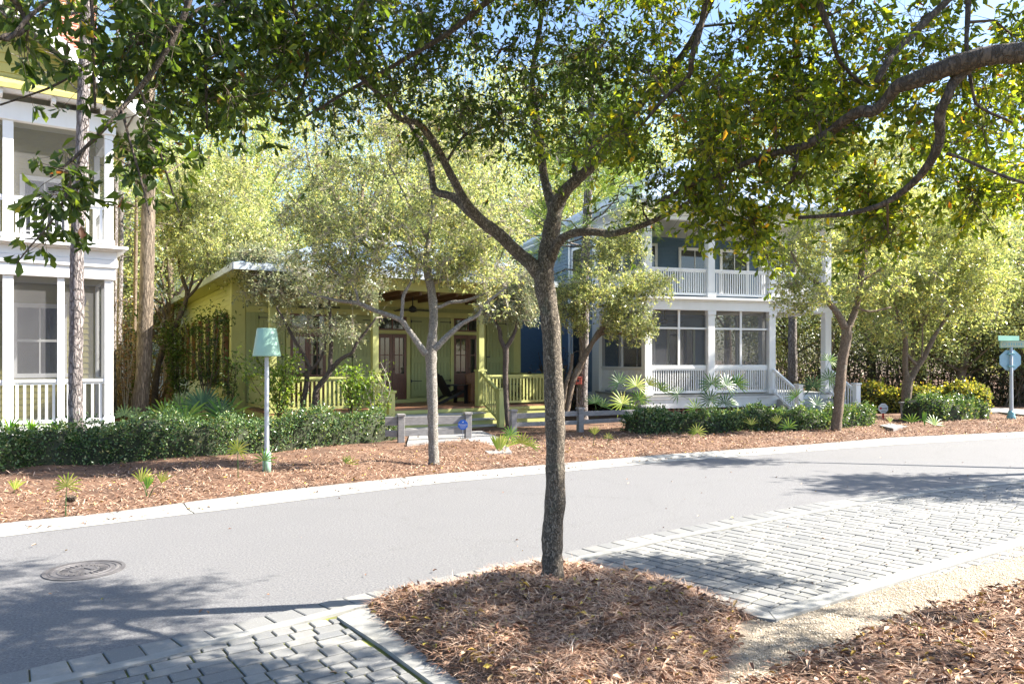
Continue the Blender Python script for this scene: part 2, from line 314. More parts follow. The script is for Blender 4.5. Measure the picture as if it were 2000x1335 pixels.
def tree(name, label, cat, base, limbs, blobs, barkm, leafm, nsec=100, ncl=1500, lpc=6, L=.07, wid=.42, spread=.22, shape='oak', droop=.15, twm=None, seg=12, twig=True, up=.75, group=None, r_sec=.014, extra=None, sec_r_tip=.004, wander=.18):
    base = np.array(base, float); t = thing(name, label, cat, tuple(base), 0, group)
    tb = MB(); nodes = []; rads = []
    for li, l in enumerate(limbs):
        sp = smooth_path(l, 5); pts = [s_[:3] - base for s_ in sp]; rr = [max(.003, s_[3]) for s_ in sp]
        tb.tube(pts, [r_ * random.uniform(.94, 1.06) for r_ in rr], seg if rr[0] > .03 else 7, True, .05)
        for q, r_ in zip(pts, rr): nodes.append(q); rads.append(r_)
    trunk = tb.build("trunk", barkm, t, True)
    n0 = len(nodes); vol = np.array([np.prod(b[1]) ** .8 * (b[2] if len(b) > 2 else 1) for b in blobs]); vol = vol / vol.sum()
    targets = []
    for b in RNG.choice(len(blobs), nsec, p=vol):
        c, r_ = blobs[b][:2]; q = unit(RNG.normal(size=3)) * RNG.random() ** .45; targets.append(c + q * r_ - base)
    A = np.array(nodes); sk = A[max(0, int(len(A) * .0)):]
    targets.sort(key=lambda q: np.min(np.linalg.norm(sk - q, axis=1)))
    br = MB(); N2 = list(nodes); R2 = list(rads); secs = []
    lowz = A[:, 2].max() * .35 if len(A) else 0
    ok = [i for i in range(len(N2)) if N2[i][2] > lowz or N2[i][2] > 2.5]
    N2 = [N2[i] for i in ok]; R2 = [R2[i] for i in ok]
    arr = np.array(N2); arr_r = np.array(R2)
    for q in targets:
        dd = np.linalg.norm(arr - q, axis=1) ; j = int(np.argmin(dd)); p0 = arr[j]; ln = dd[j]
        if ln < .05: continue
        r0 = min(arr_r[j] * .8, r_sec); k = max(3, min(9, int(ln / .3) + 2)); pts = []; off = RNG.normal(size=3) * ln * wander; off[2] += ln * .1
        for a in range(k + 1):
            f = a / k; pts.append(p0 + (q - p0) * f + off * math.sin(math.pi * f) + (RNG.normal(size=3) * ln * .03 if 0 < a < k else 0))
        rr = [r0 + (sec_r_tip - r0) * (a / k) for a in range(k + 1)]; br.tube(pts, rr, 5, False)
        arr = np.vstack([arr, pts[1:]]); arr_r = np.concatenate([arr_r, rr[1:]]); secs += pts[max(1, k // 3):]
    secs = np.array(secs) if secs else arr
    idx = RNG.integers(0, len(secs), ncl); S0 = secs[idx]; off = RNG.normal(size=(ncl, 3)) * spread; off[:, 2] -= droop * spread
    C = S0 + off
    if twig:
        rt = max(.0016, sec_r_tip * .45); mids = S0 + off * .55 + RNG.normal(size=(ncl, 3)) * spread * .12
        # thin three-sided twigs, vectorised
        ax = unit(np.cross(off, RNG.normal(size=(ncl, 3)))); bx = unit(np.cross(off, ax)); V = []
        for ring, rr in ((S0, rt * 1.3), (mids, rt), (C, rt * .6)):
            for th in (0, 2.094, 4.189): V.append(ring + (ax * math.cos(th) + bx * math.sin(th)) * rr)
        V = np.stack(V, 1).reshape(-1, 3); b = np.arange(ncl)[:, None] * 9; F = []
        for k in (0, 3):
            for j in range(3): F.append(b + [k + j, k + (j+1) % 3, k + 3 + (j+1) % 3, k + 3 + j])
        F = np.concatenate(F, 0); vb = np.array(br.v, dtype=float).reshape(-1, 3) if br.v else np.zeros((0, 3)); 
        fb = np.array(br.f, dtype=int).reshape(-1, 4) if br.f else np.zeros((0, 4), int)
        npmesh("branches", np.vstack([vb, V]), np.vstack([fb, F + len(vb)]), twm or twigm, t, False)
    elif br.v: br.build("branches", twm or twigm, t)
    n_ = ncl * lpc; Ci = np.repeat(C, lpc, 0); Di = np.repeat(unit(off), lpc, 0); tt = RNG.random((n_, 1)) ** 2
    P = Ci - Di * tt * spread * .6 + RNG.normal(size=(n_, 3)) * L * .12; D = Di * .55 + RNG.normal(size=(n_, 3)) * .75; D[:, 2] -= droop
    V, F = leaves_np(P, D, L * RNG.uniform(.5, 1.25, n_), wid, up, shape)
    npmesh("crown", V, F, leafm, t)
    if extra: extra(t, base)
    return t
def hedge(name, label, cat, path, half, height, mat_, n_, L=.045, z0=.05, group=None, shape='oak', jag=.05):
    # path: list of (x,y,halfwidth?,height?) ; a clipped mass of leaves over a solid core, darkened for the shaded leaf gaps
    p0 = path[0]; base = np.array([p0[0], p0[1], 0.]); t = thing(name, label, cat, tuple(base), 0, group)
    P = np.array([(q[0], q[1]) for q in path], float); seg = np.linalg.norm(np.diff(P, axis=0), axis=1); cum = np.concatenate([[0], np.cumsum(seg)]); T = cum[-1]
    def at(s_):
        x = np.interp(s_, cum, P[:, 0]); y = np.interp(s_, cum, P[:, 1]); e = .05
        dx = np.interp(np.minimum(s_ + e, T), cum, P[:, 0]) - np.interp(np.maximum(s_ - e, 0), cum, P[:, 0]); dy = np.interp(np.minimum(s_ + e, T), cum, P[:, 1]) - np.interp(np.maximum(s_ - e, 0), cum, P[:, 1])
        l = np.hypot(dx, dy) + 1e-9; return x, y, -dy / l, dx / l
    def lump(s_, a): return 1 + .10 * np.sin(s_ * 1.7 + 1) + .12 * np.sin(s_ * 4.1 + a * 3) + .08 * np.sin(s_ * 9 + a * 7) + .06 * np.sin(s_ * 17 + a * 5)
    s_ = RNG.uniform(0, T, n_); a = RNG.uniform(-.12, math.pi + .12, n_); e = .45
    c = np.cos(a); sn = np.sin(a); endf = np.clip(np.minimum(s_, T - s_) / (half * .8), 0, 1) ** .5
    rr = lump(s_, a) * (1 - np.abs(RNG.normal(size=n_)) * .09); hw = half * np.sign(c) * np.abs(c) ** e * rr * (.35 + .65 * endf); hz = np.maximum(0, np.sign(sn) * np.abs(sn) ** e) * height * rr * (.7 + .3 * endf)
    hz = hz * np.where(RNG.random(n_) < .1, RNG.uniform(1, 1.25, n_), 1)
    low = RNG.random(n_) < .35; hz = np.where(low & (np.abs(c) > .5), hz * RNG.random(n_), hz)
    x, y, nx, ny = at(s_); Pn = np.stack([x + nx * hw, y + ny * hw, z0 + hz], 1) - base
    D = np.stack([nx * c, ny * c, sn], 1) * .6 + RNG.normal(size=(n_, 3)) * .7
    V, F = leaves_np(Pn, D, L * RNG.uniform(.7, 1.2, n_), .55, .5, shape, .1); npmesh("foliage", V, F, mat_, t)
    core = MB(); k = max(6, int(T / .25)); ring = []
    for i in range(k + 1):
        ss = T * (.02 + .96 * i / k); xx, yy, ax, ay = at(np.array([ss])); pr = []
        for th in np.linspace(0, math.pi, 9):
            cc = math.cos(th); s2 = math.sin(th); q = half * .82 * np.sign(cc) * abs(cc) ** e; hz_ = height * .84 * abs(s2) ** e
            pr.append((xx[0] + ax[0] * q - base[0], yy[0] + ay[0] * q - base[1], z0 + hz_ * float(lump(ss, th))))
        ring.append(pr)
    for i in range(k):
        for j in range(8): core.poly([ring[i][j], ring[i+1][j], ring[i+1][j+1], ring[i][j+1]])
    core.poly(ring[0]); core.poly(ring[-1]); core.build("shade_core", corem, t)
    return t
m, n, p = nmat("hedge_core"); v = coord(n); n.links.new(ramp(n, noise(n, v, 28, 6, .8), [(.4, (.015, .02, .01)), (.6, (.05, .06, .03)), (.75, (.09, .08, .05))]), p.inputs["Base Color"]); p.inputs["Roughness"].default_value = .95; corem = m

# ------------------------------------------------------------------ ground, road, kerbs, pavers
def GP(lst, z=0.): return [G(a, b, z) for a, b in lst]
def sheet(name, pts, z, mat_, kind="structure"):
    mb = MB(); mb.poly([(x, y, z) for x, y in pts]); o = mb.build(name, mat_); o["kind"] = kind; return o
gs = MB(); gs.poly([(-400, -60, -.06), (400, -60, -.06), (400, 900, -.06), (-400, 900, -.06)]); o = gs.build("ground", soilm); o["kind"] = "structure"
kin = [(-400, 1112), (-150, 1071), (0, 1048), (200, 1024), (400, 1000), (600, 975), (830, 946), (1065, 924), (1300, 902), (1580, 881), (1740, 869), (2000, 854), (2300, 842), (2700, 833)]
kout = [(-400, 1094), (-150, 1055), (0, 1033), (200, 1014), (400, 986), (600, 961), (830, 936), (1065, 915), (1300, 894), (1580, 874), (1740, 860), (2000, 848), (2300, 837), (2700, 829)]
KI = GP(kin); KO = GP(kout)
near_edge = [(-300, 1392), (0, 1321), (176, 1281), (353, 1245), (513, 1205), (700, 1163), (829, 1135), (1054, 1090), (1300, 1038), (1576, 986), (1849, 951), (2000, 934), (2300, 906), (2700, 880)]
NE = GP(near_edge)
KIf = KI[:-1] + [(60, 24)]
mb = MB(); 
road_pts = [(-14, -2)] + NE + [(60, 22.0)] + KI[::-1] + [(-16, 2)]
# road as strips between resampled edges
def resample(P, n_):
    P = np.array(P, float); s_ = np.concatenate([[0], np.cumsum(np.linalg.norm(np.diff(P, axis=0), axis=1))]); u = np.linspace(0, s_[-1], n_)
    return np.stack([np.interp(u, s_, P[:, 0]), np.interp(u, s_, P[:, 1])], 1)
A = resample([(-12, -3)] + NE + [(70, 25)], 80); B = resample([(-15, 1.5)] + KI + [(70, 31)], 80)
for i in range(79): mb.poly([(*A[i], 0), (*A[i+1], 0), (*B[i+1], 0), (*B[i], 0)])
o = mb.build("road", asphalt); o["kind"] = "structure"
# far kerb: rolled concrete edge
mb = MB(); a_ = resample([(-15, 1.5)] + KI + [(70, 31)], 160); b_ = resample([(-15.25, 1.7)] + KO + [(70, 31.4)], 160)
prof = [(0, .004), (.06, .012), (.5, .02), (.85, .075), (1, .08)]
for i in range(159):
    if i % 6 == 5: g0 = .03
    else: g0 = 0
    for (f0, z0), (f1, z1) in zip(prof[:-1], prof[1:]):
        e0 = a_[i] + (b_[i] - a_[i]) * f0; e1 = a_[i] + (b_[i] - a_[i]) * f1; i2 = i + 1
        w0 = a_[i2] + (b_[i2] - a_[i2]) * f0; w1 = a_[i2] + (b_[i2] - a_[i2]) * f1
        w0 = e0 + (w0 - e0) * (1 - g0 * .8); w1 = e1 + (w1 - e1) * (1 - g0 * .8)
        mb.poly([(*e0, z0), (*w0, z0), (*w1, z1), (*e1, z1)])
o = mb.build("kerb", conc); o["kind"] = "structure"
# far bank height field, measured away from kerb
KOr = resample([(-16, 1.0)] + KO + [(70, 31.4)], 220)
def bank_h(x, y, off):
    s_ = np.clip(off / 1.6, 0, 1); s_ = s_ * s_ * (3 - 2 * s_)
    z = .07 + .07 * s_ + (.02 * np.sin(x * 2.1 + y) + .018 * np.sin(x * 4.3 - y * 3.1) + .012 * np.sin(x * 9 + y * 7)) * np.clip(off, 0, 1)
    z = z + .16 * np.exp(-(((x + 1.0) / .75) ** 2 + ((y - 16.3) / .5) ** 2)) + .10 * np.exp(-(((x - 13.6) / 1.4) ** 2 + ((y - 22.2) / .7) ** 2)) + .07 * np.exp(-(((x + 4.9) / .9) ** 2 + ((y - 12.6) / .5) ** 2))
    return z
offs = np.array([0, .15, .3, .5, .75, 1, 1.3, 1.6, 2, 2.4, 2.8, 3.3, 3.8, 4.5, 5.3, 6.3, 7.5, 9, 12, 16, 24, 40, 70])
tan = np.gradient(KOr, axis=0); tan = unit(tan); nor = np.stack([-tan[:, 1], tan[:, 0]], 1)
for _ in range(12): nor = unit((nor + np.roll(nor, 1, 0) + np.roll(nor, -1, 0)) if False else np.vstack([nor[:1], (nor[:-2] + nor[1:-1] + nor[2:]), nor[-1:]]))
V = []
for k, of in enumerate(offs):
    q = KOr + nor * of; V.append(np.column_stack([q, bank_h(q[:, 0], q[:, 1], of)]))
V = np.concatenate(V, 0); F = []
m_ = len(KOr)
for k in range(len(offs) - 1):
    for i in range(m_ - 1): F.append((k*m_ + i, k*m_ + i + 1, (k+1)*m_ + i + 1, (k+1)*m_ + i))
o = npmesh("mulch_ground", V, F, mulchm, None, True); o["kind"] = "structure"
def litter(name, P, Nrm, n_needle, n_leaf, nl, nw, ll, label):
    # P(n) -> points; mixed needles and dry leaves lying on them, each its own object
    def lay(cnt, L, Wd, mat_, nm, lab, tilt, shape):
        q = P(cnt); th = RNG.uniform(0, 2 * math.pi, cnt); D = np.stack([np.cos(th), np.sin(th), RNG.normal(size=cnt) * tilt], 1)
        V, F = leaves_np(q, D, L * RNG.uniform(.5, 1.2, cnt), Wd, 2.2 if shape == 'n' else 1.2, 'dia' if shape == 'n' else 'oak', .04 if shape == 'n' else .2)
        o = npmesh(nm, V, F, mat_); tag(o, lab, "leaf litter", None, "stuff"); return o
    if n_needle: lay(n_needle, nl, nw / nl, straw, "pine_straw", "brown pine straw " + label, .22, 'n')
    if n_leaf: lay(n_leaf, ll, .38, dryleaf, "fallen_leaves", "dry fallen oak leaves " + label, .35, 'o')
def bankP(n_):
    s_ = RNG.uniform(12, 150, n_) ; i = s_.astype(int); f = (s_ - i)[:, None]; q = KOr[i] * (1 - f) + KOr[i+1] * f; nn = nor[i]
    of = np.abs(RNG.normal(size=n_)) * 2.3; of = np.where(RNG.random(n_) < .1, of - .12, of); q = q + nn * of[:, None]
    return np.column_stack([q, bank_h(q[:, 0], q[:, 1], np.maximum(of, 0)) + RNG.uniform(0, .035, n_)])
litter("b", bankP, None, 90000, 22000, .16, .009, .065, "on the bank beyond the kerb")
# near side
def inside(x, y, poly):
    r_ = np.zeros(len(x), bool); n_ = len(poly); j = n_ - 1
    for i in range(n_):
        xi, yi = poly[i]; xj, yj = poly[j]
        c = ((yi > y) != (yj > y)) & (x < (xj - xi) * (y - yi) / (yj - yi + 1e-12) + xi); r_ ^= c; j = i
    return r_
def edist(x, y, poly):
    d = np.full(len(x), 1e9)
    for i in range(len(poly)):
        a = np.array(poly[i-1]); b = np.array(poly[i]); ab = b - a; t = np.clip(((x - a[0]) * ab[0] + (y - a[1]) * ab[1]) / (ab @ ab + 1e-12), 0, 1)
        d = np.minimum(d, np.hypot(x - a[0] - t * ab[0], y - a[1] - t * ab[1]))
    return d
strip_o = [(-300, 1412), (80, 1335), (296, 1285), (449, 1245), (600, 1208), (760, 1166), (909, 1137), (1108, 1096), (1300, 1052), (1500, 1015), (1700, 980), (1821, 960), (2000, 941), (2300, 912), (2700, 885)]
SO = GP(strip_o)
def offset_poly(P, dist):
    P = np.array(P, float); t = unit(np.gradient(P, axis=0)); n_ = np.stack([t[:, 1], -t[:, 0]], 1); return P + n_ * dist
SI = [tuple(q) for q in offset_poly(SO, .11)]
# soldier course
a_ = resample([(-10, -2)] + NE, 120); b_ = resample([(-9.6, -2.2)] + SO, 120)
mb = MB(); mb2 = MB()
def block(mb, quad, z, g=.008, bev=.012, drop=.02):
    def inset(P, g_):
        n_ = len(P); ar = sum(P[a-1][0]*P[a][1] - P[a][0]*P[a-1][1] for a in range(n_)); sg = 1 if ar > 0 else -1; out = []
        for a in range(n_):
            e1 = P[a] - P[a-1]; e2 = P[(a+1) % n_] - P[a]; l1 = np.hypot(*e1); l2 = np.hypot(*e2)
            if l1 < 1e-6 or l2 < 1e-6: out.append(P[a]); continue
            n1 = np.array((-e1[1], e1[0])) / l1 * sg; n2 = np.array((-e2[1], e2[0])) / l2 * sg; out.append(P[a] + (n1 + n2) * g_ / max(.4, 1 + n1 @ n2))
        return out
    quad = [np.array(q, float) for q in quad]; Q = inset(quad, g); T = inset(Q, bev); i = len(mb.v); k = len(Q)
    zj = z + random.uniform(-.003, .003)
    mb.v += [(*q, z - drop) for q in Q] + [(*q, zj - .005) for q in Q] + [(*q, zj) for q in T]
    for a in range(k):
        b = (a + 1) % k; mb.f.append((i+a, i+b, i+k+b, i+k+a)); mb.f.append((i+k+a, i+k+b, i+2*k+b, i+2*k+a))
    mb.f.append(tuple(range(i + 2*k, i + 3*k)))
nea = resample(NE, 400); n_e = nea
L_ = np.concatenate([[0], np.cumsum(np.linalg.norm(np.diff(n_e, axis=0), axis=1))])
SOa = np.array(SO)
def closest_on(P, q):
    best = None
    for i in range(len(P) - 1):
        a = P[i]; b = P[i+1]; t = np.clip(np.dot(q - a, b - a) / np.dot(b - a, b - a), 0, 1); c = a + (b - a) * t; d = np.linalg.norm(c - q)
        if best is None or d < best[0]: best = (d, c)
    return best[1]
s_ = 0; prev = None
while s_ < L_[-1]:
    q = np.array([np.interp(s_, L_, n_e[:, 0]), np.interp(s_, L_, n_e[:, 1])]); c = closest_on(SOa, q)
    if prev is not None: block(mb, [prev[0], q, c, prev[1]], .018, .006, .009)
    prev = (q, c); s_ += .235 * random.uniform(.93, 1.07)
o = mb.build("paver_border", paver); o["kind"] = "structure"
# joint bed below the pavers
mb = MB()
for i in range(len(SO) - 1):
    pass
bed = [(-9, -3)] + NE + [(50, 19)] + [(50, -3)]
A = resample([(-12, -3)] + NE + [(60, 20)], 80)
for i in range(79): mb.poly([(*A[i], .004), (A[i][0] + 14, A[i][1] - 16, .004), (A[i+1][0] + 14, A[i+1][1] - 16, .004), (*A[i+1], .004)])
o = mb.build("paving_bed", joint); o["kind"] = "structure"
def ribbon(name, P, Q, z, mat_, cuts=1.5):
    P = np.array(P, float); Q = np.array(Q, float); mb = MB(); P = resample(P, 90); Q = resample(Q, 90)
    for i in range(89):
        mb.poly([(*P[i], z), (*P[i+1], z), (*Q[i+1], z), (*Q[i], z)][::-1]); 
        mb.poly([(*P[i], z), (*P[i+1], z), (*P[i+1], z - .03), (*P[i], z - .03)]); mb.poly([(*Q[i], z), (*Q[i+1], z), (*Q[i+1], z - .03), (*Q[i], z - .03)])
    o = mb.build(name, mat_); o["kind"] = "structure"; return o
ribbon("kerb_strip", SO, SI, .029, conc)
def clip(poly, clipper):
    out = [np.array(q, float) for q in poly]; n_ = len(clipper); area = sum(clipper[i-1][0]*clipper[i][1] - clipper[i][0]*clipper[i-1][1] for i in range(n_)); sg = 1 if area > 0 else -1
    for i in range(n_):
        a = np.array(clipper[i-1]); b = np.array(clipper[i]); ins = lambda q: sg * ((b[0]-a[0])*(q[1]-a[1]) - (b[1]-a[1])*(q[0]-a[0])) >= 0
        res = []
        for k in range(len(out)):
            p_ = out[k-1]; q = out[k]; ip, iq = ins(p_), ins(q)
            if ip != iq:
                d1 = (b[0]-a[0])*(p_[1]-a[1]) - (b[1]-a[1])*(p_[0]-a[0]); d2 = (b[0]-a[0])*(q[1]-a[1]) - (b[1]-a[1])*(q[0]-a[0]); t = d1 / (d1 - d2); res.append(p_ + (q - p_) * t)
            if iq: res.append(q)
        out = res
        if len(out) < 3: return None
    return out
def hull(P):
    P = sorted(tuple(map(float, q)) for q in P); cr = lambda o, a, b: (a[0]-o[0])*(b[1]-o[1]) - (a[1]-o[1])*(b[0]-o[0]); H_ = []
    for seq in (P, P[::-1]):
        h = []
        for q in seq:
            while len(h) > 1 and cr(h[-2], h[-1], q) <= 1e-9: h.pop()
            h.append(q)
        H_ += h[:-1]
    return H_
def pave(name, region, org, ang, rowh, lens, z):
    region = hull(region); mb = MB(); e1 = np.array([math.cos(ang), math.sin(ang)]); e2 = np.array([-e1[1], e1[0]]); R_ = np.array(region); uv = np.column_stack([(R_ - org) @ e1, (R_ - org) @ e2])
    v = uv[:, 1].min()
    while v < uv[:, 1].max():
        h = rowh * random.choice([1, 1, 1, .78, 1.2]); u = uv[:, 0].min() - random.random() * .3
        while u < uv[:, 0].max():
            l = random.choice(lens); quad = [org + e1*a + e2*b for a, b in ((u, v), (u+l, v), (u+l, v+h), (u, v+h))]
            c = clip(quad, region)
            if c is not None and len(c) >= 3:
                ar = abs(sum(c[i-1][0]*c[i][1] - c[i][0]*c[i-1][1] for i in range(len(c)))) / 2
                if ar > .004: block(mb, c, z, .008, .007, .03)
            u += l
        v += h
    o = mb.build(name, paver); o["kind"] = "structure"; return o
# left bay border (concrete band) and island outline
LB = GP([(658, 1211), (745, 1268), (835, 1335), (990, 1460)]); LBo = GP([(716, 1190), (785, 1252), (892, 1335), (1070, 1470)])
ribbon("bay_edge", LB, LBo, .033, conc)
SIa = np.array(SI)
def seg_of(P, x0, x1): return [tuple(q) for q in P if x0 < q[0] < x1]
leftbay = seg_of(SIa, -9, LB[0][0] - .05) + [LB[0], LB[-1], (-1.0, 1.6), (-7, -1)]
pave("paved_bay", leftbay, np.array(LB[0]), math.atan2(LB[2][1] - LB[0][1], LB[2][0] - LB[0][0]) + math.pi / 2, .15, [.15, .19, .22, .26], .020)
RB_in = GP([(1122, 1102), (1300, 1134), (1494, 1201)]); RB_out = GP([(1085, 1106), (1300, 1147), (1480, 1212)])
RR_in = GP([(1500, 1199), (1760, 1122), (2000, 1052), (2300, 980), (2700, 930)]); RR_out = GP([(1516, 1218), (1781, 1134), (2000, 1069), (2300, 993), (2700, 938)])
ribbon("bay_edge", RB_in + [RR_in[0]], RB_out + [RR_out[0]], .033, conc); ribbon("bay_edge", RR_in, RR_out, .037, conc)
rightbay = [tuple(q) for q in SIa if q[0] > RB_in[0][0]] + RR_in[::-1] + RB_in[::-1]
e_ = np.array(SO[10]) - np.array(SO[8]); pave("paved_bay", rightbay, np.array(RR_in[0]), math.atan2(RB_in[2][1] - RB_in[0][1], RB_in[2][0] - RB_in[0][0]), .155, [.16, .2, .24, .3], .020)
# island mulch
isl = [LBo[0]] + [(x + .0, y) for x, y in GP([(760, 1172), (909, 1143), (1085, 1104)])] + RB_out + [(1.75, 5.95)] + GP([(1440, 1260), (1400, 1335), (1350, 1480)]) + [(1.0, 1.6), (.3, 1.6)] + LBo[::-1][:-1]
TB = G(1080, 1142, .10)
def mound(x, y):
    d = edist(x, y, isl); z = .012 + .24 * (1 - np.exp(-d / .38)); z = z * (1 + .12 * np.sin(x * 5 + y * 3) + .1 * np.sin(x * 11 - y * 7)) ; z = z + .05 * np.exp(-(((x + .25) / .35) ** 2 + ((y - 5.2) / .35) ** 2))
    dt = np.hypot(x - TB[0], y - TB[1]); return z * (1 - .45 * np.exp(-(dt / .35) ** 2)) - .01
def heap(name, poly, hf, step, mat_):
    P = np.array(poly); x0, y0 = P.min(0); x1, y1 = P.max(0); xs = np.arange(x0, x1 + step, step); ys = np.arange(y0, y1 + step, step)
    Xg, Yg = np.meshgrid(xs, ys); f = Xg.ravel(); g = Yg.ravel(); ins = inside(f, g, poly); z = np.where(ins, hf(f, g), -.03); idx = -np.ones(len(f), int); nx = len(xs); F = []
    for j in range(len(ys) - 1):
        for i in range(nx - 1):
            a = j*nx + i
            if ins[a] or ins[a+1] or ins[a+nx] or ins[a+nx+1]: F.append((a, a+1, a+nx+1, a+nx))
    F = np.array(F); used = np.unique(F); idx[used] = np.arange(len(used)); V = np.column_stack([f, g, z])[used]
    o = npmesh(name, V, idx[F], mat_, None, True); o["kind"] = "structure"; return o
heap("mulch_island", isl, mound, .06, mulchm)
def inP(poly, hf, zr):
    P = np.array(poly); lo = P.min(0); hi = P.max(0)
    def f(n_):
        out = []; c = 0
        while c < n_:
            q = RNG.uniform(lo, hi, (n_ * 2, 2)); q = q[inside(q[:, 0], q[:, 1], poly)]; out.append(q); c += len(q)
        q = np.concatenate(out)[:n_]; return np.column_stack([q, hf(q[:, 0], q[:, 1]) + RNG.uniform(0, zr, n_)])
    return f
isl_s = [(x, y) for x, y in isl]
litter("i", inP(isl, mound, .04), None, 42000, 6500, .15, .0045, .07, "heaped under the near oak")
# gravel + right mulch
grav = RB_out[-1:] + RR_out + [(20, 9), (20, 1), (.4, 1.2), (.7, 3.4), (1.0, 5.0), (1.4, 6.0)]
sheet("gravel_verge", grav, .012, gravelm)
rm = GP([(1330, 1480), (1440, 1330), (1580, 1281), (1725, 1221), (1861, 1173), (2000, 1140), (2300, 1080), (2600, 1040)]) + [(9.5, 1.2), (1.2, 1.2)]
def rmh(x, y): d = edist(x, y, rm); return .012 + .10 * (1 - np.exp(-d / .5)) + .015 * np.sin(x * 6 + y * 4)
heap("mulch_verge", rm, rmh, .08, mulchm)
litter("r", inP([q for q in rm[:-2]] + [(5.5, 2.2), (1.2, 2.2)], rmh, .04), None, 26000, 12000, .14, .0045, .07, "on the near right verge")
gp = inP([q for q in (RB_out[-1:] + RR_out[:3] + [(5.5, 5.0), (4.0, 4.0), (1.3, 3.2), (1.35, 4.8)])], lambda x, y: np.full(len(x), .014), .004)
q = gp(26000); r_ = RNG.uniform(.004, .010, len(q))[:, None]
tv = np.array([[1, 0, 0], [-.5, .87, 0], [-.5, -.87, 0], [0, 0, .9]]); th = RNG.uniform(0, 6.28, len(q)); ct, st = np.cos(th), np.sin(th)
V = np.stack([np.column_stack([tv[k, 0]*ct - tv[k, 1]*st, tv[k, 0]*st + tv[k, 1]*ct, np.full(len(q), tv[k, 2])]) * r_ + q for k in range(4)], 1).reshape(-1, 3)
b = np.arange(len(q))[:, None] * 4; F = np.concatenate([b + [0, 1, 3], b + [1, 2, 3], b + [2, 0, 3]], 0)
o = npmesh("gravel", V, F, pebble); tag(o, "fine tan gravel between paved bay and mulch", "gravel", None, "stuff")
# scattered leaves on road edge, pavers and gravel
def edgeP(n_):
    s_ = RNG.uniform(12, 120, n_); i = s_.astype(int); f = (s_ - i)[:, None]; q = KOr[i] * (1 - f) + KOr[i+1] * f - nor[i] * np.abs(RNG.normal(size=(n_, 1))) * .12 - nor[i] * .12; return np.column_stack([q, np.full(n_, .02) + RNG.uniform(0, .02, n_)])
litter("k", edgeP, None, 1500, 900, .1, .008, .055, "drifted along the far kerb")
def roadP(n_):
    q = np.column_stack([RNG.uniform(-6, 12, n_), RNG.uniform(3.5, 16, n_)]); return np.column_stack([q, np.full(n_, .026)])
litter("d", roadP, None, 0, 170, .1, .006, .055, "scattered over road and paving")

# path in front of the yellow steps and other walks
pth = GP([(850, 870), (800, 856), (860, 850), (915, 848), (962, 862), (990, 884), (960, 886), (900, 866)], .15)
def slab(name, pts, z, mat_, th=.05):
    mb = MB(); mb.prism(pts, 'z', z - th, z); o = mb.build(name, mat_); o["kind"] = "structure"; return o
slab("garden_path", [G(795, 868, .17), G(912, 858, .17), G(955, 887, .17), G(1000, 884, .17), G(975, 855, .17), G(940, 842, .17), G(800, 850, .17)], .19, concb, .15)
slab("pavement", [G(1862, 808, .16), G(1950, 806, .16), G(2080, 820, .16), G(2300, 822, .16), G(2300, 808, .16), G(2050, 805, .16), G(1960, 798, .16), G(1870, 799, .16)], .20, concb, .15)
slab("pavement", [G(1718, 832, .15), G(1745, 838, .15), G(1775, 834, .15), G(1738, 828, .15)], .18, concb, .12)

# ================================================================== houses
def railing(mb, p, q, ztop, zbot, sp=.12, bw=.045, cap=.09, zt2=None, zb2=None):
    # straight or sloping railing between plan points p,q ; zt2/zb2 are heights at q
    p = Vector((*p, 0)); q = Vector((*q, 0)); zt2 = ztop if zt2 is None else zt2; zb2 = zbot if zb2 is None else zb2; ln = (q - p).length
    mb.bar((p.x, p.y, ztop - .03), (q.x, q.y, zt2 - .03), cap, .055); mb.bar((p.x, p.y, zbot + .06), (q.x, q.y, zb2 + .06), .05, .07)
    mb.bar((p.x, p.y, ztop - .085), (q.x, q.y, zt2 - .085), .045, .055)
    n_ = max(1, int(ln / sp)); 
    for i in range(n_):
        f = (i + .5) / n_; c = p + (q - p) * f; zt = ztop + (zt2 - ztop) * f - .1; zb = zbot + (zb2 - zbot) * f + .08
        d = (q - p).normalized() * bw / 2; e = Vector((-d.y, d.x, 0)) * .8
        i0 = len(mb.v); 
        for z in (zb, zt): mb.v += [tuple(c - d - e + Vector((0, 0, z))), tuple(c + d - e + Vector((0, 0, z))), tuple(c + d + e + Vector((0, 0, z))), tuple(c - d + e + Vector((0, 0, z)))]
        mb.f += [(i0, i0+1, i0+5, i0+4), (i0+1, i0+2, i0+6, i0+5), (i0+2, i0+3, i0+7, i0+6), (i0+3, i0, i0+4, i0+7)]
    return mb
def window(parent, x0, x1, z0, z1, y, trim, nx=2, nz=2, name="window", gl=None, frame=.07, cs=.10):
    # facing -y at plane y
    w_ = MB().box(x0 - cs, y - .035, z0 - cs, x0, y + .02, z1 + cs).box(x1, y - .035, z0 - cs, x1 + cs, y + .02, z1 + cs).box(x0, y - .035, z1, x1, y + .02, z1 + cs).box(x0 - cs * 1.3, y - .06, z0 - cs * .9, x1 + cs * 1.3, y - .036, z0 - .005).box(x0, y - .03, z0 - cs, x1, y + .02, z0)
    o = w_.build(name, trim, parent); g_ = MB().box(x0, y - .006, z0, x1, y + .004, z1).build("pane", gl or glass, o)
    f = MB()
    for i in range(1, nx): f.box(x0 + (x1-x0)*i/nx - .015, y - .022, z0, x0 + (x1-x0)*i/nx + .015, y - .008, z1)
    for i in range(1, nz):
        zz = z0 + (z1-z0)*i/nz; hh = .03 if i * 2 == nz else .015; f.box(x0, y - .026, zz - hh, x1, y - .010, zz + hh)
    f.build("sash", trim, o); return o
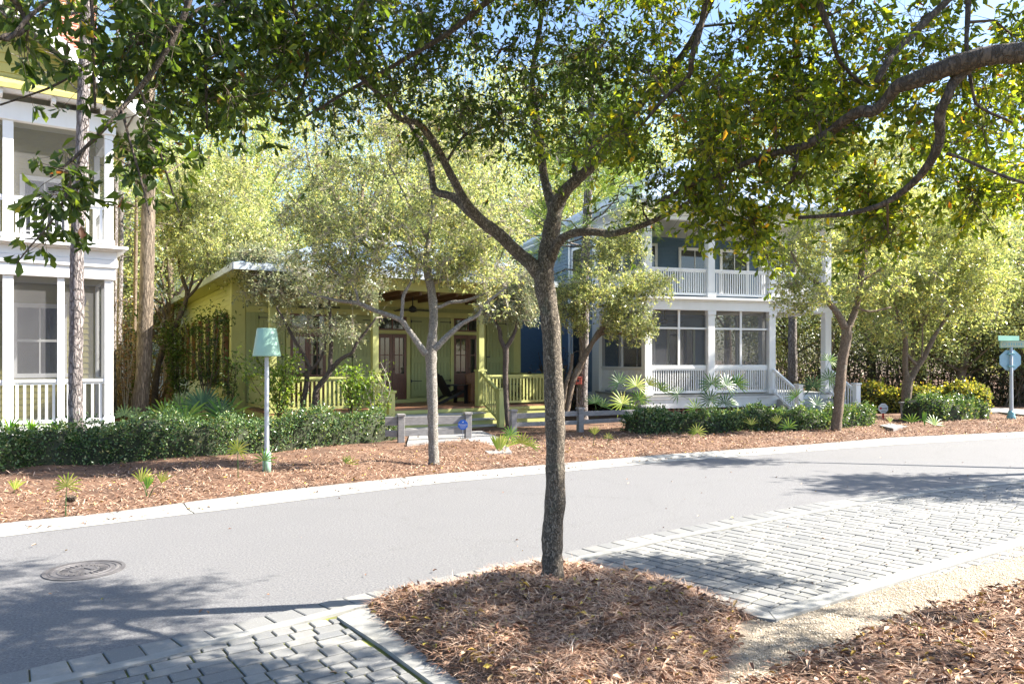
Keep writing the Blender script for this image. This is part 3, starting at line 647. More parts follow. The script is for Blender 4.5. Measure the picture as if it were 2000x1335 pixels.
def place(fn, o, rz, x, y):   # rotate a -y facing assembly to another wall
    o.rotation_euler = (0, 0, rz); o.location = (x, y, 0)

# ---------------- left white house with two screened porches
H = thing("porch_house", "two storey cream house with white screened porches at the left edge, red brick chimney", "house", (-8.87, 16.8, 0), R(35))
zD, zR, zB = .68, 1.66, 3.84
mb = MB(); siding(mb, -8, 0, .05, zB, 2.3, '-y'); siding(mb, -8, 0, 4.45, 7.6, 2.3, '-y'); siding(mb, 2.3, 12, .05, 7.6, 0, '+x'); 
mb.build("wall", cream, H)
MB().box(-8, 2.32, .05, -.02, 12, 7.6).build("wall_core", cream, H)
g_ = MB(); zz = 7.62; k = 0
while zz < 10.2:
    z1 = min(zz + .2, 10.25); xa = .30 - (zz - 7.62) / .67; xb = .30 - (z1 - 7.62) / .67; la = -7.7 - xa; lb = -7.7 - xb
    g_.poly([(la, -.03, zz), (xa, -.03, zz), (xb, -.01, z1), (lb, -.01, z1)]); g_.poly([(la, 0, zz), (xa, 0, zz), (xa, -.03, zz), (la, -.03, zz)]); zz = z1
g_.build("gable", cream, H)
rf = MB(); ax = -3.85; az = 7.75 + .67 * 4.45
rf.prism([(.75, 7.45), (.75, 7.57), (ax, az + .12), (ax, az)], 'y', -.45, 12.4); rf.prism([(-8.45, 7.45), (ax, az), (ax, az + .12), (-8.45, 7.57)], 'y', -.45, 12.4)
roofo = rf.build("roof", whiteroof, H)
tr = MB(); tr.bar((.72, -.47, 7.40), (ax, -.47, az - .08), .04, .26).bar((.66, -.5, 7.33), (ax, -.5, az - .2), .03, .1)
tr.box(-8, -.42, 7.58, .5, -.0, 7.63)
for i in range(9): tr.box(-.25 - i * .93, -.4, 7.46, -.17 - i * .93, -.05, 7.575)
tr.build("eave_trim", white, H)
MB().poly([(-8, -.47, 7.66), (.55, -.47, 7.66), (.55, -.01, 7.95), (-8, -.01, 7.95)]).box(-8, -.49, 7.575, .55, -.43, 7.67).build("eave_band", cream, H)
ch = MB(); ch.box(-.78, 3.9, 6.5, .12, 4.7, 12.1).box(-.84, 3.84, 11.8, .18, 4.76, 11.95).box(-.84, 3.84, 12.1, .18, 4.76, 12.2); ch.build("chimney", brick, H)
dk = MB(); dk.box(-8, -.04, zD - .09, .05, 2.3, zD); dk.box(-8, -.02, .05, .0, .02, zD - .1); dk.box(0.0, .02, .05, .04, 2.3, zD - .1); dk.box(-8, -.06, 4.28, .08, 2.3, 4.46); dk.build("porch_floor", white, H)
MB().box(-8, .06, 3.88, -.06, 2.29, 3.93).build("porch_ceiling", ceilm, H)
MB().poly([(-8, .06, 7.1), (-.06, .06, 7.1), (-.06, 2.29, 7.5), (-8, 2.29, 7.5)]).build("porch_ceiling", ceilm, H)
bm_ = MB(); bm_.box(-8, -.06, zB, .06, .1, 4.10).box(-8, -.10, 4.10, .10, .12, 4.27).box(-8, -.16, 4.46, .16, .14, 4.50).box(-8, -.28, 4.50, .28, .16, 4.56)
bm_.box(-.08, .1, zB, .06, 2.3, 4.10).box(-.06, .12, 4.1, .10, 2.3, 4.27).box(.0, .16, 4.46, .16, 2.3, 4.5).box(.0, .16, 4.5, .28, 2.3, 4.56)
bm_.box(-8, -.06, 7.05, .06, .1, 7.45).box(-.08, .1, 7.05, .06, 2.3, 7.45); bm_.build("porch_beam", white, H, bevel=.006)
for x, w_ in ((-.07, .17), (-.985, .13), (-1.93, .19), (-2.9, .13), (-3.85, .19), (-5.8, .19)):
    MB().box(x - w_/2, -.01, zD, x + w_/2, .13, zB).box(x - w_/2 - .02, -.03, zD, x + w_/2 + .02, .15, zD + .14).build("post", white, H, bevel=.005)
for x, w_ in ((-.07, .17), (-1.93, .19), (-3.85, .19), (-5.8, .19)):
    MB().box(x - w_/2, -.01, 4.56, x + w_/2, .13, 7.05).box(x - w_/2 - .025, -.03, 4.56, x + w_/2 + .025, .15, 4.72).build("post", white, H, bevel=.005)
for y in (1.15, 2.25): MB().box(-.09, y - .04, zD, -.01, y + .04, zB).build("post", white, H)
MB().box(-.12, 2.2, 4.56, .0, 2.32, 7.05).build("post", white, H)
xs = [-.155, -.92, -1.05, -1.835, -2.025, -2.835, -2.965, -3.755, -3.945, -5.7]
for i in range(0, 10, 2):
    railing(MB(), (xs[i+1], .06), (xs[i], .06), zR, zD + .02, .128, .05, .1).build("railing", white, H)
    MB().poly([(xs[i+1], .10, zD + .05), (xs[i], .10, zD + .05), (xs[i], .10, zB), (xs[i+1], .10, zB)]).build("screen", screen, H)
xs = [-.155, -1.835, -2.025, -3.755, -3.945, -5.7]
for i in range(0, 6, 2):
    railing(MB(), (xs[i+1], .06), (xs[i], .06), 5.50, 4.62, .128, .05, .1).build("railing", white, H)
    MB().poly([(xs[i+1], .11, 4.6), (xs[i], .11, 4.6), (xs[i], .11, 7.05), (xs[i+1], .11, 7.05)]).build("screen", screen, H)
railing(MB(), (-.05, .14), (-.05, 2.2), zR, zD + .02, .128, .05, .1).build("railing", white, H); railing(MB(), (-.05, .14), (-.05, 2.2), 5.5, 4.62, .128, .05, .1).build("railing", white, H)
MB().poly([(-.03, .14, zD), (-.03, 2.2, zD), (-.03, 2.2, zB), (-.03, .14, zB)]).build("screen", screen, H)
window(H, -1.7, -.8, 1.75, 3.3, 2.265, white, 2, 2, gl=glass); window(H, -3.7, -2.7, 1.75, 3.3, 2.265, white, 2, 2)
window(H, -1.55, -.75, 4.5, 6.3, 2.265, white, 2, 3, "door"); window(H, -3.4, -2.5, 5.0, 6.3, 2.265, white, 2, 2)
MB().lathe([(.01, 0), (.08, -.02), (.10, -.14), (.06, -.26), (.01, -.3)], (-.5, 1.0, 3.55), 10).bar((-.5, 1.0, 3.55), (-.5, 1.0, 3.88), .015, .015).build("porch_lantern", black, H)

# ---------------- yellow cottage
Y = thing("yellow_cottage", "lime yellow single storey cottage with deep front porch, steps and mahogany doors behind the trees", "house", (-6.2, 19.3, 0), R(30))
DY = .70; PB = 4.0; EZ = 4.38; Wd = 8.95; BW = 3.0; LEN = 27
mb = MB(); siding(mb, BW, LEN, .1, 1.28, -.35, '-x', .19); siding(mb, BW, LEN, 1.28, EZ - .05, -.35, '-x', .15); mb.build("side_wall", lime, Y)
MB().box(-.33, BW + .02, .1, Wd + .3, LEN, EZ - .05).build("wall_core", lime, Y)
MB().box(-.40, BW - .01, .1, -.02, BW + .3, EZ).box(-.42, BW - .02, .05, -.36, LEN, .35).box(-.40, BW, 1.24, -.362, LEN, 1.30).build("corner_board", lime, Y)
fw = MB(); fw.box(0, BW - .001, DY, Wd, BW + .02, PB)
x = .0
while x < Wd: fw.box(x, BW - .012, DY, min(x + .13, Wd), BW - .002, PB); x += .138
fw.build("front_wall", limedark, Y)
MB().box(0, BW - .05, 3.45, Wd, BW - .013, 3.62).box(0, BW - .05, PB - .25, Wd, BW - .013, PB - .01).box(0, BW - .045, DY, Wd, BW - .013, DY + .12).build("wall_trim", lime, Y)
def louver_window(y0, y1):
    o = MB().box(-.40, y0 - .08, 1.3, -.36, y0, 3.45).box(-.40, y1, 1.3, -.36, y1 + .08, 3.45).box(-.41, y0 - .1, 3.45, -.36, y1 + .1, 3.55).box(-.43, y0 - .1, 1.24, -.365, y1 + .1, 1.31).build("window", lime, Y)
    MB().box(-.375, y0, 1.31, -.355, y1, 3.45).build("pane", glass, o)
    s = MB()
    z = 1.4
    while z < 3.4: s.box(-.50, y0 - .38, z, -.44, y0 - .1, z + .035); z += .06
    s.box(-.47, y0 - .40, 1.32, -.40, y0 - .36, 3.44).box(-.47, y0 - .12, 1.32, -.40, y0 - .08, 3.44).build("shutter", brownw, o)
for i in range(8): louver_window(3.95 + i * 1.75, 4.6 + i * 1.75)
def door(x0, x1, leaves=2):
    z0 = DY + .1; z1 = 2.88; o = MB().box(x0 - .12, BW - .07, DY, x0, BW - .013, 3.44).box(x1, BW - .07, DY, x1 + .12, BW - .013, 3.44).box(x0 - .12, BW - .075, 2.9, x1 + .12, BW - .012, 3.0).box(x0 - .2, BW - .3, DY, x1 + .2, BW - .05, z0).build("door_frame", lime, Y)
    d = MB(); w_ = (x1 - x0) / leaves
    for i in range(leaves):
        a = x0 + i * w_; b = a + w_
        d.box(a + .005, BW - .05, z0, a + .09, BW - .02, z1).box(b - .09, BW - .05, z0, b - .005, BW - .02, z1).box(a + .09, BW - .05, z0, b - .09, BW - .02, z0 + .18).box(a + .09, BW - .05, z1 - .12, b - .09, BW - .02, z1).box(a + .09, BW - .04, z0 + .18, b - .09, BW - .03, z0 + .72).box(a + .09, BW - .05, z0 + .72, b - .09, BW - .02, z0 + .82)
        d.box((a+b)/2 - .012, BW - .045, z0 + .82, (a+b)/2 + .012, BW - .02, z1 - .12); d.box(a + .09, BW - .045, 2.2, b - .09, BW - .02, 2.23)
    dd = d.build("door", doorw, Y); MB().box(x0, BW - .03, z0 + .82, x1, BW - .022, z1 - .12).build("pane", glass, dd)
    tf = MB().box(x0, BW - .05, 3.0, x1, BW - .02, 3.05).box(x0, BW - .05, 3.38, x1, BW - .02, 3.44).box(x0, BW - .05, 3.05, x0 + .06, BW - .02, 3.38).box(x1 - .06, BW - .05, 3.05, x1, BW - .02, 3.38).box((x0+x1)/2 - .02, BW - .05, 3.05, (x0+x1)/2 + .02, BW - .02, 3.38).build("transom", doorw, Y)
    MB().box(x0 + .06, BW - .035, 3.05, x1 - .06, BW - .025, 3.38).build("pane", glass, tf)
    MB().lathe([(.0, 0), (.03, .01), (.03, .03), (0, .045)], ((x0+x1)/2 + .05, BW - .06, 1.75), 8).build("handle", black, dd)
door(3.98, 4.95); door(6.62, 7.7); door(1.25, 2.33)
def shutter(x0, x1, hl):
    z0, z1 = DY + .18, 3.42; s = MB(); x = x0 + .004; w_ = (x1 - x0) / 6
    for i in range(6): s.box(x0 + i * w_ + .006, BW - .06, z0, x0 + (i+1) * w_ - .002, BW - .025, z1)
    for z in (z0, z0 + .45, 1.95, z1 - .2): s.box(x0 + .004, BW - .078, z + .01, x1 - .004, BW - .061, z + (.06 if z == z0 + .45 else .2))
    s.box(x0 + .004, BW - .074, z0, x0 + .07, BW - .062, z1).box(x1 - .07, BW - .074, z0, x1 - .004, BW - .062, z1)
    o = s.build("shutter", limedark, Y); xa, sg = (x0, 1) if hl else (x1, -1)
    for z in (z0 + .5, z1 - .12): MB().box(min(xa, xa + sg * .36), BW - .092, z - .012, max(xa, xa + sg * .36), BW - .079, z + .012).box(xa - .02, BW - .095, z - .045, xa + .02, BW - .08, z + .045).build('hinge', black, o)
    xb = x1 if hl else x0; MB().box(min(xb - sg * .12, xb), BW - .10, 2.14, max(xb - sg * .12, xb), BW - .079, 2.18).build("latch", black, o)
shutter(5.10, 5.78, True); shutter(5.80, 6.48, False); shutter(2.48, 3.14, True); shutter(3.16, 3.84, False); shutter(7.85, 8.6, False); shutter(.35, 1.1, True)
fl = MB(); fl.box(-.02, -.05, DY - .045, Wd + .02, BW, DY); fl.build("porch_floor", deckw, Y)
MB().box(-.02, -.04, .08, Wd + .02, .0, DY - .046).box(-.03, .0, .08, .02, BW, DY - .046).box(-.06, -.07, DY - .13, Wd + .06, -.041, DY - .047).box(-.03, -.055, .30, Wd + .02, -.041, .36).build("skirt", lime, Y)
MB().box(0, .1, PB + .02, Wd, BW - .05, PB + .06).build("porch_ceiling", ceily, Y)
rb = MB()
for i in range(16): rb.box(.2 + i * .57, .1, PB - .1, .27 + i * .57, BW - .06, PB + .018)
rb.build("rafters", rafter, Y)
MB().box(-.05, -.03, PB, Wd + .05, .13, EZ - .02).box(-.08, -.06, PB + .24, Wd + .08, -.031, EZ - .04).box(-.03, .13, PB, .12, BW, EZ - .02).box(Wd - .12, .13, PB, Wd + .03, BW, EZ - .02).build("porch_beam", lime, Y, bevel=.006)
for x in (0.1, 2.84, 6.11, 8.85):
    MB().box(x - .085, -.03, DY, x + .085, .14, PB).box(x - .125, -.06, DY, x + .125, .17, 1.72).box(x - .15, -.085, 1.72, x + .15, .195, 1.78).build("post", lime, Y, bevel=.006)
for a, b in ((.23, 2.71), (6.24, 8.72)): railing(MB(), (a, .05), (b, .05), 1.62, DY + .04, .118, .05, .1).build("railing", lime, Y)
railing(MB(), (.08, .2), (.08, BW - .05), 1.62, DY + .04, .118, .05, .1).build("railing", lime, Y); railing(MB(), (8.87, .2), (8.87, BW - .05), 1.62, DY + .04, .118, .05, .1).build("railing", lime, Y)
st = MB(); tread = MB(); x0, x1 = 2.92, 6.03
for i, (y1, z) in enumerate(((-.05, .545), (-.38, .39), (-.71, .235), (-1.04, .08))):
    st.box(x0 - .1 * i, y1 - .30, .02, x1 + .1 * i, y1 + .1, z - .04) if i else st.box(x0, y1 - .3, .02, x1, y1, z - .04)
    tread.box(x0 - .1 * i - .03, y1 - .35, z - .039, x1 + .1 * i + .03, y1 - .0 if i else y1 - .0, z)
st.build("step_riser", lime, Y); tread.build("step_tread", greydeck, Y)
for x in (2.84, 6.11):
    railing(MB(), (x, -.06), (x, -1.12), 1.72, .78, .12, .045, .1, 1.16, .28).build("stair_railing", lime, Y)
    MB().box(x - .085, -1.26, .03, x + .085, -1.09, 1.22).box(x - .115, -1.29, 1.22, x + .115, -1.06, 1.27).build("newel_post", lime, Y, bevel=.006)
def hip(x0, x1, y0, y1, ze, zr, th=.12, ov=None):
    cx = (x0 + x1) / 2; hw = (x1 - x0) / 2; ya = y0 + hw; yb = y1 - hw; mb = MB()
    for dz in (0,):
        c = [(x0, y0, ze), (x1, y0, ze), (x1, y1, ze), (x0, y1, ze)]; r1 = (cx, ya, zr); r2 = (cx, yb, zr)
        mb.poly([c[0], c[1], r1]); mb.poly([c[1], c[2], r2, r1]); mb.poly([c[2], c[3], r2]); mb.poly([c[3], c[0], r1, r2])
    mb.poly([(x0, y0, ze - th), (x0, y1, ze - th), (x1, y1, ze - th), (x1, y0, ze - th)])
    for a, b in ((c[0], c[1]), (c[1], c[2]), (c[2], c[3]), (c[3], c[0])): mb.poly([a, b, (b[0], b[1], ze - th), (a[0], a[1], ze - th)])
    # standing seams
    n_ = int((x1 - x0) / .5)
    for i in range(1, n_):
        x = x0 + (x1 - x0) * i / n_; t = 1 - abs(x - cx) / hw; mb.bar((x, y0, ze + .012), (x, y0 + hw * t, ze + (zr - ze) * t + .012), .025, .03)
    k = int((y1 - y0) / .5)
    for i in range(1, k):
        y = y0 + (y1 - y0) * i / k; t = min(1, (y - y0) / hw, (y1 - y) / hw)
        mb.bar((x0, y, ze + .012), (x0 + hw * t, y, ze + (zr - ze) * t + .012), .025, .03); mb.bar((x1, y, ze + .012), (x1 - hw * t, y, ze + (zr - ze) * t + .012), .025, .03)
    return mb
rf = hip(-.95, Wd + .75, -.65, LEN + .6, EZ + .05, 6.25).build("roof", metalroof, Y)
MB().box(-.98, -.70, EZ - .12, Wd + .78, -.655, EZ + .045).box(-1.0, -.655, EZ - .12, -.955, LEN, EZ + .045).build("fascia", lampp, Y)
MB().box(-.93, -.6, EZ - .10, Wd + .7, LEN, EZ - .074).build("soffit", lime, Y)
q = np.column_stack([RNG.uniform(4, 9.5, 5000), RNG.uniform(-.6, 1.6, 5000)]); hw_ = (Wd + 1.7) / 2
q = np.column_stack([q, EZ + .06 + (6.25 - EZ - .05) * np.minimum(1, np.minimum((q[:, 1] + .65) / hw_, (Wd + .75 - q[:, 0]) / hw_))]); th = RNG.uniform(0, 6.28, 5000)
V_, F_ = leaves_np(q, np.column_stack([np.cos(th), np.sin(th), RNG.normal(size=5000) * .2]), .16, .07, 2, 'dia', .05); o = npmesh("roof_needles", V_, F_, straw, None, False, (-6.2, 19.3, 0)); o.rotation_euler = (0, 0, R(30)); tag(o, "rust brown pine needles lying on the yellow cottage's metal roof", "pine needles", None, "stuff")
def fan_at(parent_loc, rz, x, y, z, label, r_=.62, nb=5):
    c = Vector((math.cos(rz) * x - math.sin(rz) * y + parent_loc[0], math.sin(rz) * x + math.cos(rz) * y + parent_loc[1], z))
    t = thing("ceiling_fan", label, "ceiling fan", tuple(c), .3, "porch ceiling fans"); MB().lathe([(0, .0), (.05, .0), (.12, -.06), (.12, -.16), (.05, -.2), (.0, -.2)], (0, 0, -.3), 14).build("motor", black, t); MB().tube([(0, 0, 0), (0, 0, -.3)], .02, 8).build("rod", black, t)
    for i in range(nb):
        a = 2 * math.pi * i / nb; ca, sa = math.cos(a), math.sin(a)
        MB().bar((ca * .1, sa * .1, -.42), (ca * r_, sa * r_, -.44), .13, .012, (0, .2, 1)).build("blade", black, t)
    return t
fan_at((-6.2, 19.3), R(30), 1.7, 1.6, 4.0, "dark ceiling fan under the yellow porch roof, left of the door")
fan_at((-6.2, 19.3), R(30), 4.6, 1.6, 4.0, "dark ceiling fan under the yellow porch roof before the middle door")
def adirondack(loc, rz, mat_, label):
    t = thing("porch_chair", label, "chair", loc, rz, "chairs on the yellow porch")
    for s in (-1, 1):
        MB().prism([(-.62, 0), (-.5, .02), (.34, .36), (.36, .42), (.28, .42), (-.66, .05)], 'y', s * .27 - .02, s * .27 + .02).build("rear_leg", mat_, t)
        MB().box(.28, s * .31 - .02, 0, .40, s * .31 + .02, .56).build("front_leg", mat_, t); MB().box(-.30, s * .34 - .08, .56, .44, s * .34 + .08, .585).build("armrest", mat_, t)
    b = MB()
    for i in range(5):
        y = (i - 2) * .11; h = .98 - abs(i - 2) * .05; b.bar((-.12, y, .22), (-.12 - .46 * (h - .22) / .76, y, h), .1, .02, (1, 0, 0))
    b.bar((-.27, -.33, .55), (-.27, .33, .55), .05, .06).build("backrest", mat_, t)
    b = MB()
    for i in range(7): b.bar((-.14 + i * .085, -.26, .24 + i * .025), (-.14 + i * .085, .26, .24 + i * .025), .075, .02)
    b.build("seat", mat_, t); return t
def LW(o, x, y, z): c, s = math.cos(o.rotation_euler.z), math.sin(o.rotation_euler.z); return (o.location.x + c*x - s*y, o.location.y + s*x + c*y, z)
adirondack(LW(Y, 5.95, 1.7, DY), R(30) + .12, black, "black adirondack chair on the yellow porch in front of the closed sage shutters")
adirondack(LW(Y, 8.1, 1.5, DY), R(200), black, "black adirondack chair at the right end of the yellow porch behind the railing")
# wicker armchair mostly behind the post
t = thing("wicker_armchair", "brown wicker armchair on the yellow porch beside the post right of the steps", "chair", LW(Y, 6.75, 1.3, DY), R(20))
MB().box(-.3, -.3, .32, .3, .3, .42).build("seat", brownw, t, bevel=.02); MB().prism([(-.34, .42), (.34, .42), (.4, .9), (0, 1.0), (-.4, .9)], 'y', .25, .32).build("backrest", brownw, t, bevel=.02)
for s in (-1, 1): MB().box(s*.34 - .05, -.3, .05, s*.34 + .05, .25, .64).build("armrest", brownw, t, bevel=.02)
for sx_, sy_ in ((-1, -1), (1, -1), (-1, 1), (1, 1)): MB().tube([(sx_*.28, sy_*.26, 0), (sx_*.28, sy_*.26, .33)], .025, 8).build("leg", brownw, t)

# ---------------- right white and blue house
Hh = thing("blue_house", "two storey blue house with white double porches, screens and side steps, right of the trunk", "house", (4.30, 24.0, 0), R(18))
D0, RT, BB, BT = .93, 1.83, 3.66, 4.0; XE = 6.95; PD = 3.77; U0 = 4.1; UT = 5.02; UB = 6.55
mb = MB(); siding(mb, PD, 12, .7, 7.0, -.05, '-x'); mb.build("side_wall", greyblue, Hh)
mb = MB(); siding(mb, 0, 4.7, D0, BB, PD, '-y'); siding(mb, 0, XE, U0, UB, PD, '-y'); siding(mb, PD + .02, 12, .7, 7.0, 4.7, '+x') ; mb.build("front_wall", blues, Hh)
MB().box(-.03, PD + .02, .7, 4.68, 12, 7.0).box(4.68, PD + .02, U0, XE, 12, 7.0).build("wall_core", blues, Hh)
MB().box(-.10, PD - .12, .6, -.0, PD + .30, 7.0).box(-.13, PD + 2.4, .7, -.075, PD + 2.55, 7.0).build("corner_board", white, Hh)
MB().box(-.12, -.10, D0 - .06, XE + .12, PD, D0).build("porch_floor", greydeck, Hh)
MB().box(-.08, -.06, D0 - .42, XE + .08, -.02, D0 - .061).box(-.10, -.09, D0 - .12, XE + .1, -.061, D0 - .062).box(-.09, -.02, D0 - .42, -.05, 12, D0 - .061).build("skirt", white, Hh)
for x in (0, 2.3, 4.65, 6.9): MB().box(x - .22, -.0, 0, x + .22, .4, D0 - .43).build("brick_pier", brick, Hh)
lt = MB()
for i in range(40): lt.box(i * .17 + .1, .05, .05, i * .17 + .15, .08, D0 - .43)
for i in range(4): lt.box(0, .081, .08 + i * .11, XE, .10, .12 + i * .11)
lt.build("lattice", lattice, Hh); MB().box(0, .3, 0, XE, .34, D0 - .43).build("crawl_space_shade", dark, Hh)  # dark sheet behind the lattice stands in for shade under the porch
b_ = MB(); b_.box(-.10, -.09, BB, XE + .10, .12, BT - .06).box(-.14, -.13, BT - .06, XE + .14, .14, BT).box(-.24, -.23, BT, XE + .24, .14, BT + .07)
b_.box(-.10, .12, BB, .10, PD, BT - .06).box(-.24, .14, BT, .10, PD, BT + .07).box(-.10, -.09, UB, XE + .10, .12, UB + .35).box(-.10, .12, UB, .1, PD, UB + .35).box(XE - .1, .12, UB, XE + .1, PD, UB + .35).box(XE - .1, .12, BB, XE + .1, PD, BT - .06).build("porch_beam", white, Hh, bevel=.006)
MB().box(-.1, .0, BT + .071, XE + .1, PD, U0).build("upper_floor", greydeck, Hh)
MB().box(.1, .12, BB + .1, XE - .1, PD, BB + .14).box(.1, .12, UB + .1, XE - .1, PD, UB + .14).build("porch_ceiling", ceilm, Hh)
PW = .125
for x in (0, 2.3, 4.65, 6.93): 
    for z0, z1 in ((D0, BB), (U0, UB)): MB().box(x - PW, -.06, z0, x + PW, .18, z1).box(x - PW - .03, -.09, z0, x + PW + .03, .21, z0 + .16).box(x - PW - .03, -.09, z1 - .14, x + PW + .03, .21, z1 - .002).build("post", white, Hh, bevel=.006)
for z0, z1 in ((D0, BB), (U0, UB)):
    MB().box(-.12, PD - .35, z0, .12, PD - .13, z1).build("post", white, Hh, bevel=.006)
    MB().box(XE - .12, PD - .3, z0, XE + .1, PD - .05, z1).build("post", white, Hh, bevel=.006)
for a, b in ((.14, 2.16), (2.44, 4.51)):
    railing(MB(), (a, .06), (b, .06), RT, D0 + .03, .083, .032, .08).build("railing", white, Hh)
    m_ = MB(); c = (a + b) / 2; m_.box(c - .035, .03, RT + .02, c + .035, .08, BB).box(a, .03, 3.05, c - .036, .08, 3.11).box(c + .036, .03, 3.05, b, .08, 3.11).box(a, .03, RT, b, .08, RT + .06); s = m_.build("screen_frame", white, Hh)
    MB().poly([(a, .09, RT), (b, .09, RT), (b, .09, BB), (a, .09, BB)]).build("screen", screen, s)
for a, b in ((.14, 2.16), (2.44, 4.51), (4.79, 6.8)): railing(MB(), (a, .06), (b, .06), UT, U0 + .03, .083, .032, .08).build("railing", white, Hh)
for zt, zb in ((RT, D0), (UT, U0)): railing(MB(), (0, .2), (0, PD - .36), zt, zb + .03, .095, .035, .08).build("railing", white, Hh)
m_ = MB(); m_.box(-.03, 1.75, RT, .03, 1.82, BB).box(-.03, .18, 3.05, .03, 1.74, 3.11).box(-.03, 1.83, 3.05, .03, PD - .36, 3.11); s = m_.build("screen_frame", white, Hh); MB().poly([(0, .18, RT), (0, PD - .35, RT), (0, PD - .35, BB), (0, .18, BB)]).build("screen", screen, s)
m_ = MB(); m_.box(-.03, 1.75, UT, .03, 1.82, UB); s = m_.build("screen_frame", white, Hh); MB().poly([(0, .18, UT), (0, PD - .35, UT), (0, PD - .35, UB), (0, .18, UB)]).build("screen", screen, s)
MB().poly([(4.65, .18, D0), (4.65, PD, D0), (4.65, PD, BB), (4.65, .18, BB)]).build("screen", screen, Hh); MB().box(4.6, 1.9, D0, 4.7, 2.0, BB).box(4.62, .2, 3.05, 4.68, 1.89, 3.11).build("screen_frame", white, Hh)
railing(MB(), (4.8, PD - .15), (XE - .13, PD - .15), RT, D0 + .03, .083, .032, .08).build("railing", white, Hh)
railing(MB(), (XE, PD - .3), (XE, .2), UT, U0 + .03, .095, .035, .08).build("railing", white, Hh)
window(Hh, .9, 2.2, D0 + .05, 3.3, PD - .035, white, 2, 3, "door"); window(Hh, 2.9, 3.9, D0 + .05, 3.2, PD - .035, palegreen, 2, 1, "door"); window(Hh, .9, 2.3, U0 + .05, 6.3, PD - .035, white, 4, 4, "door"); window(Hh, 3.4, 4.6, U0 + .5, 6.2, PD - .035, white, 2, 2); window(Hh, 5.2, 6.3, U0 + .5, 6.2, PD - .035, white, 2, 2)
for nm_, y0, y1, z0, z1 in (("window", 5.0, 5.9, 1.5, 3.3), ("window", 5.0, 5.9, 4.8, 6.3), ("window", 8.2, 9.2, 4.8, 6.3)):
    o = MB().box(-.12, y0 - .1, z0 - .1, -.08, y1 + .1, z0).box(-.12, y0 - .1, z1, -.08, y1 + .1, z1 + .1).box(-.12, y0 - .1, z0, -.08, y0, z1).box(-.12, y1, z0, -.08, y1 + .1, z1).build(nm_, white, Hh); MB().box(-.1, y0, z0, -.085, y1, z1).build("pane", glass, o)
rf = hip(-.75, XE + .75, -.7, 12.7, 7.1, 9.6).build("roof", metalroof, Hh); MB().box(-.7, -.65, 6.9, XE + .7, 12.6, 6.975).build("soffit", white, Hh)
st = MB(); 
for i in range(4): st.box(4.78, -.12 - .30 * (i + 1), .05, 6.82, -.12 - .30 * i, D0 - .18 * (i + 1))
st.build("steps", greydeck, Hh)
for x in (4.67, 6.93):
    railing(MB(), (x, -.08), (x, -1.28), RT - .05, D0 + .0, .11, .035, .08, RT - .72, D0 - .66).build("stair_railing", white, Hh)
    MB().box(x - .09, -1.45, .05, x + .09, -1.27, 1.25).box(x - .12, -1.48, 1.25, x + .12, -1.24, 1.30).build("newel_post", white, Hh, bevel=.006)
fan_at((4.30, 24.0), R(18), 1.5, 1.6, 3.78, "dark ceiling fan behind the first screened bay of the blue house", .68)
t = thing("star_ornament", "dark metal star ornament hung on the upper blue porch wall", "ornament", LW(Hh, .45, PD - .04, 5.35), R(18))
s = MB(); pts = []
for i in range(16): a = math.pi * i / 8; r_ = .24 if i % 2 == 0 else .08; pts.append((r_ * math.cos(a), r_ * math.sin(a)))
s.prism(pts, 'y', -.03, 0).build("plate", brownw, t)
# porch bench seen through balusters
t = thing("porch_bench", "pale wooden bench behind the first railing of the blue house porch", "bench", LW(Hh, 3.5, 2.6, D0), R(18))
MB().box(-.7, -.22, .42, .7, .22, .46).build("seat", greydeck, t); MB().box(-.7, .2, .5, .7, .24, .95).build("backrest", greydeck, t)
for sx_ in (-1, 1): MB().box(sx_ * .62 - .03, -.2, 0, sx_ * .62 + .03, .22, .419).build("leg", greydeck, t)

# ---------------- background buildings
def simple_house(name, label, loc, rz, w_, l_, h, rise, wallm, roofm, wins, ov=.5, base=0):
    t = thing(name, label, "house", loc, rz); mb = MB(); siding(mb, 0, w_, base, h, 0, '-y', .18); siding(mb, 0, l_, base, h, 0, '-x', .18); siding(mb, 0, l_, base, h, w_, '+x', .18); mb.box(.03, .03, base, w_ - .03, l_, h); mb.build("wall", wallm, t)
    MB().prism([(0, h), (w_, h), (w_/2, h + rise)], 'y', .02, l_).build("gable", wallm, t)
    k = rise / (w_/2); MB().prism([(-ov, h - ov*k), (w_/2, h + rise), (w_/2, h + rise + .15), (-ov, h - ov*k + .15)], 'y', -ov, l_ + ov).prism([(w_ + ov, h - ov*k), (w_ + ov, h - ov*k + .15), (w_/2, h + rise + .15), (w_/2, h + rise)], 'y', -ov, l_ + ov).build("roof", roofm, t)
    MB().box(-.02, -.03, base, .15, -.022 + .0, h).box(w_ - .15, -.03, base, w_ + .02, -.022, h).build("corner_board", white, t)
    for x0, x1, z0, z1, nm_ in wins: window(t, x0, x1, z0, z1, -.03, white, 2, 2, nm_)
    return t
# blue cottage between yellow cottage and blue house
simple_house("blue_cottage", "bright blue clapboard cottage glimpsed between the yellow porch and the near trunk", (X(965, 31), 31, 0), R(24), 6.0, 10, 3.9, 1.9, blues, metalroof, [(4.6, 5.3, 1.4, 3.0, "window")])
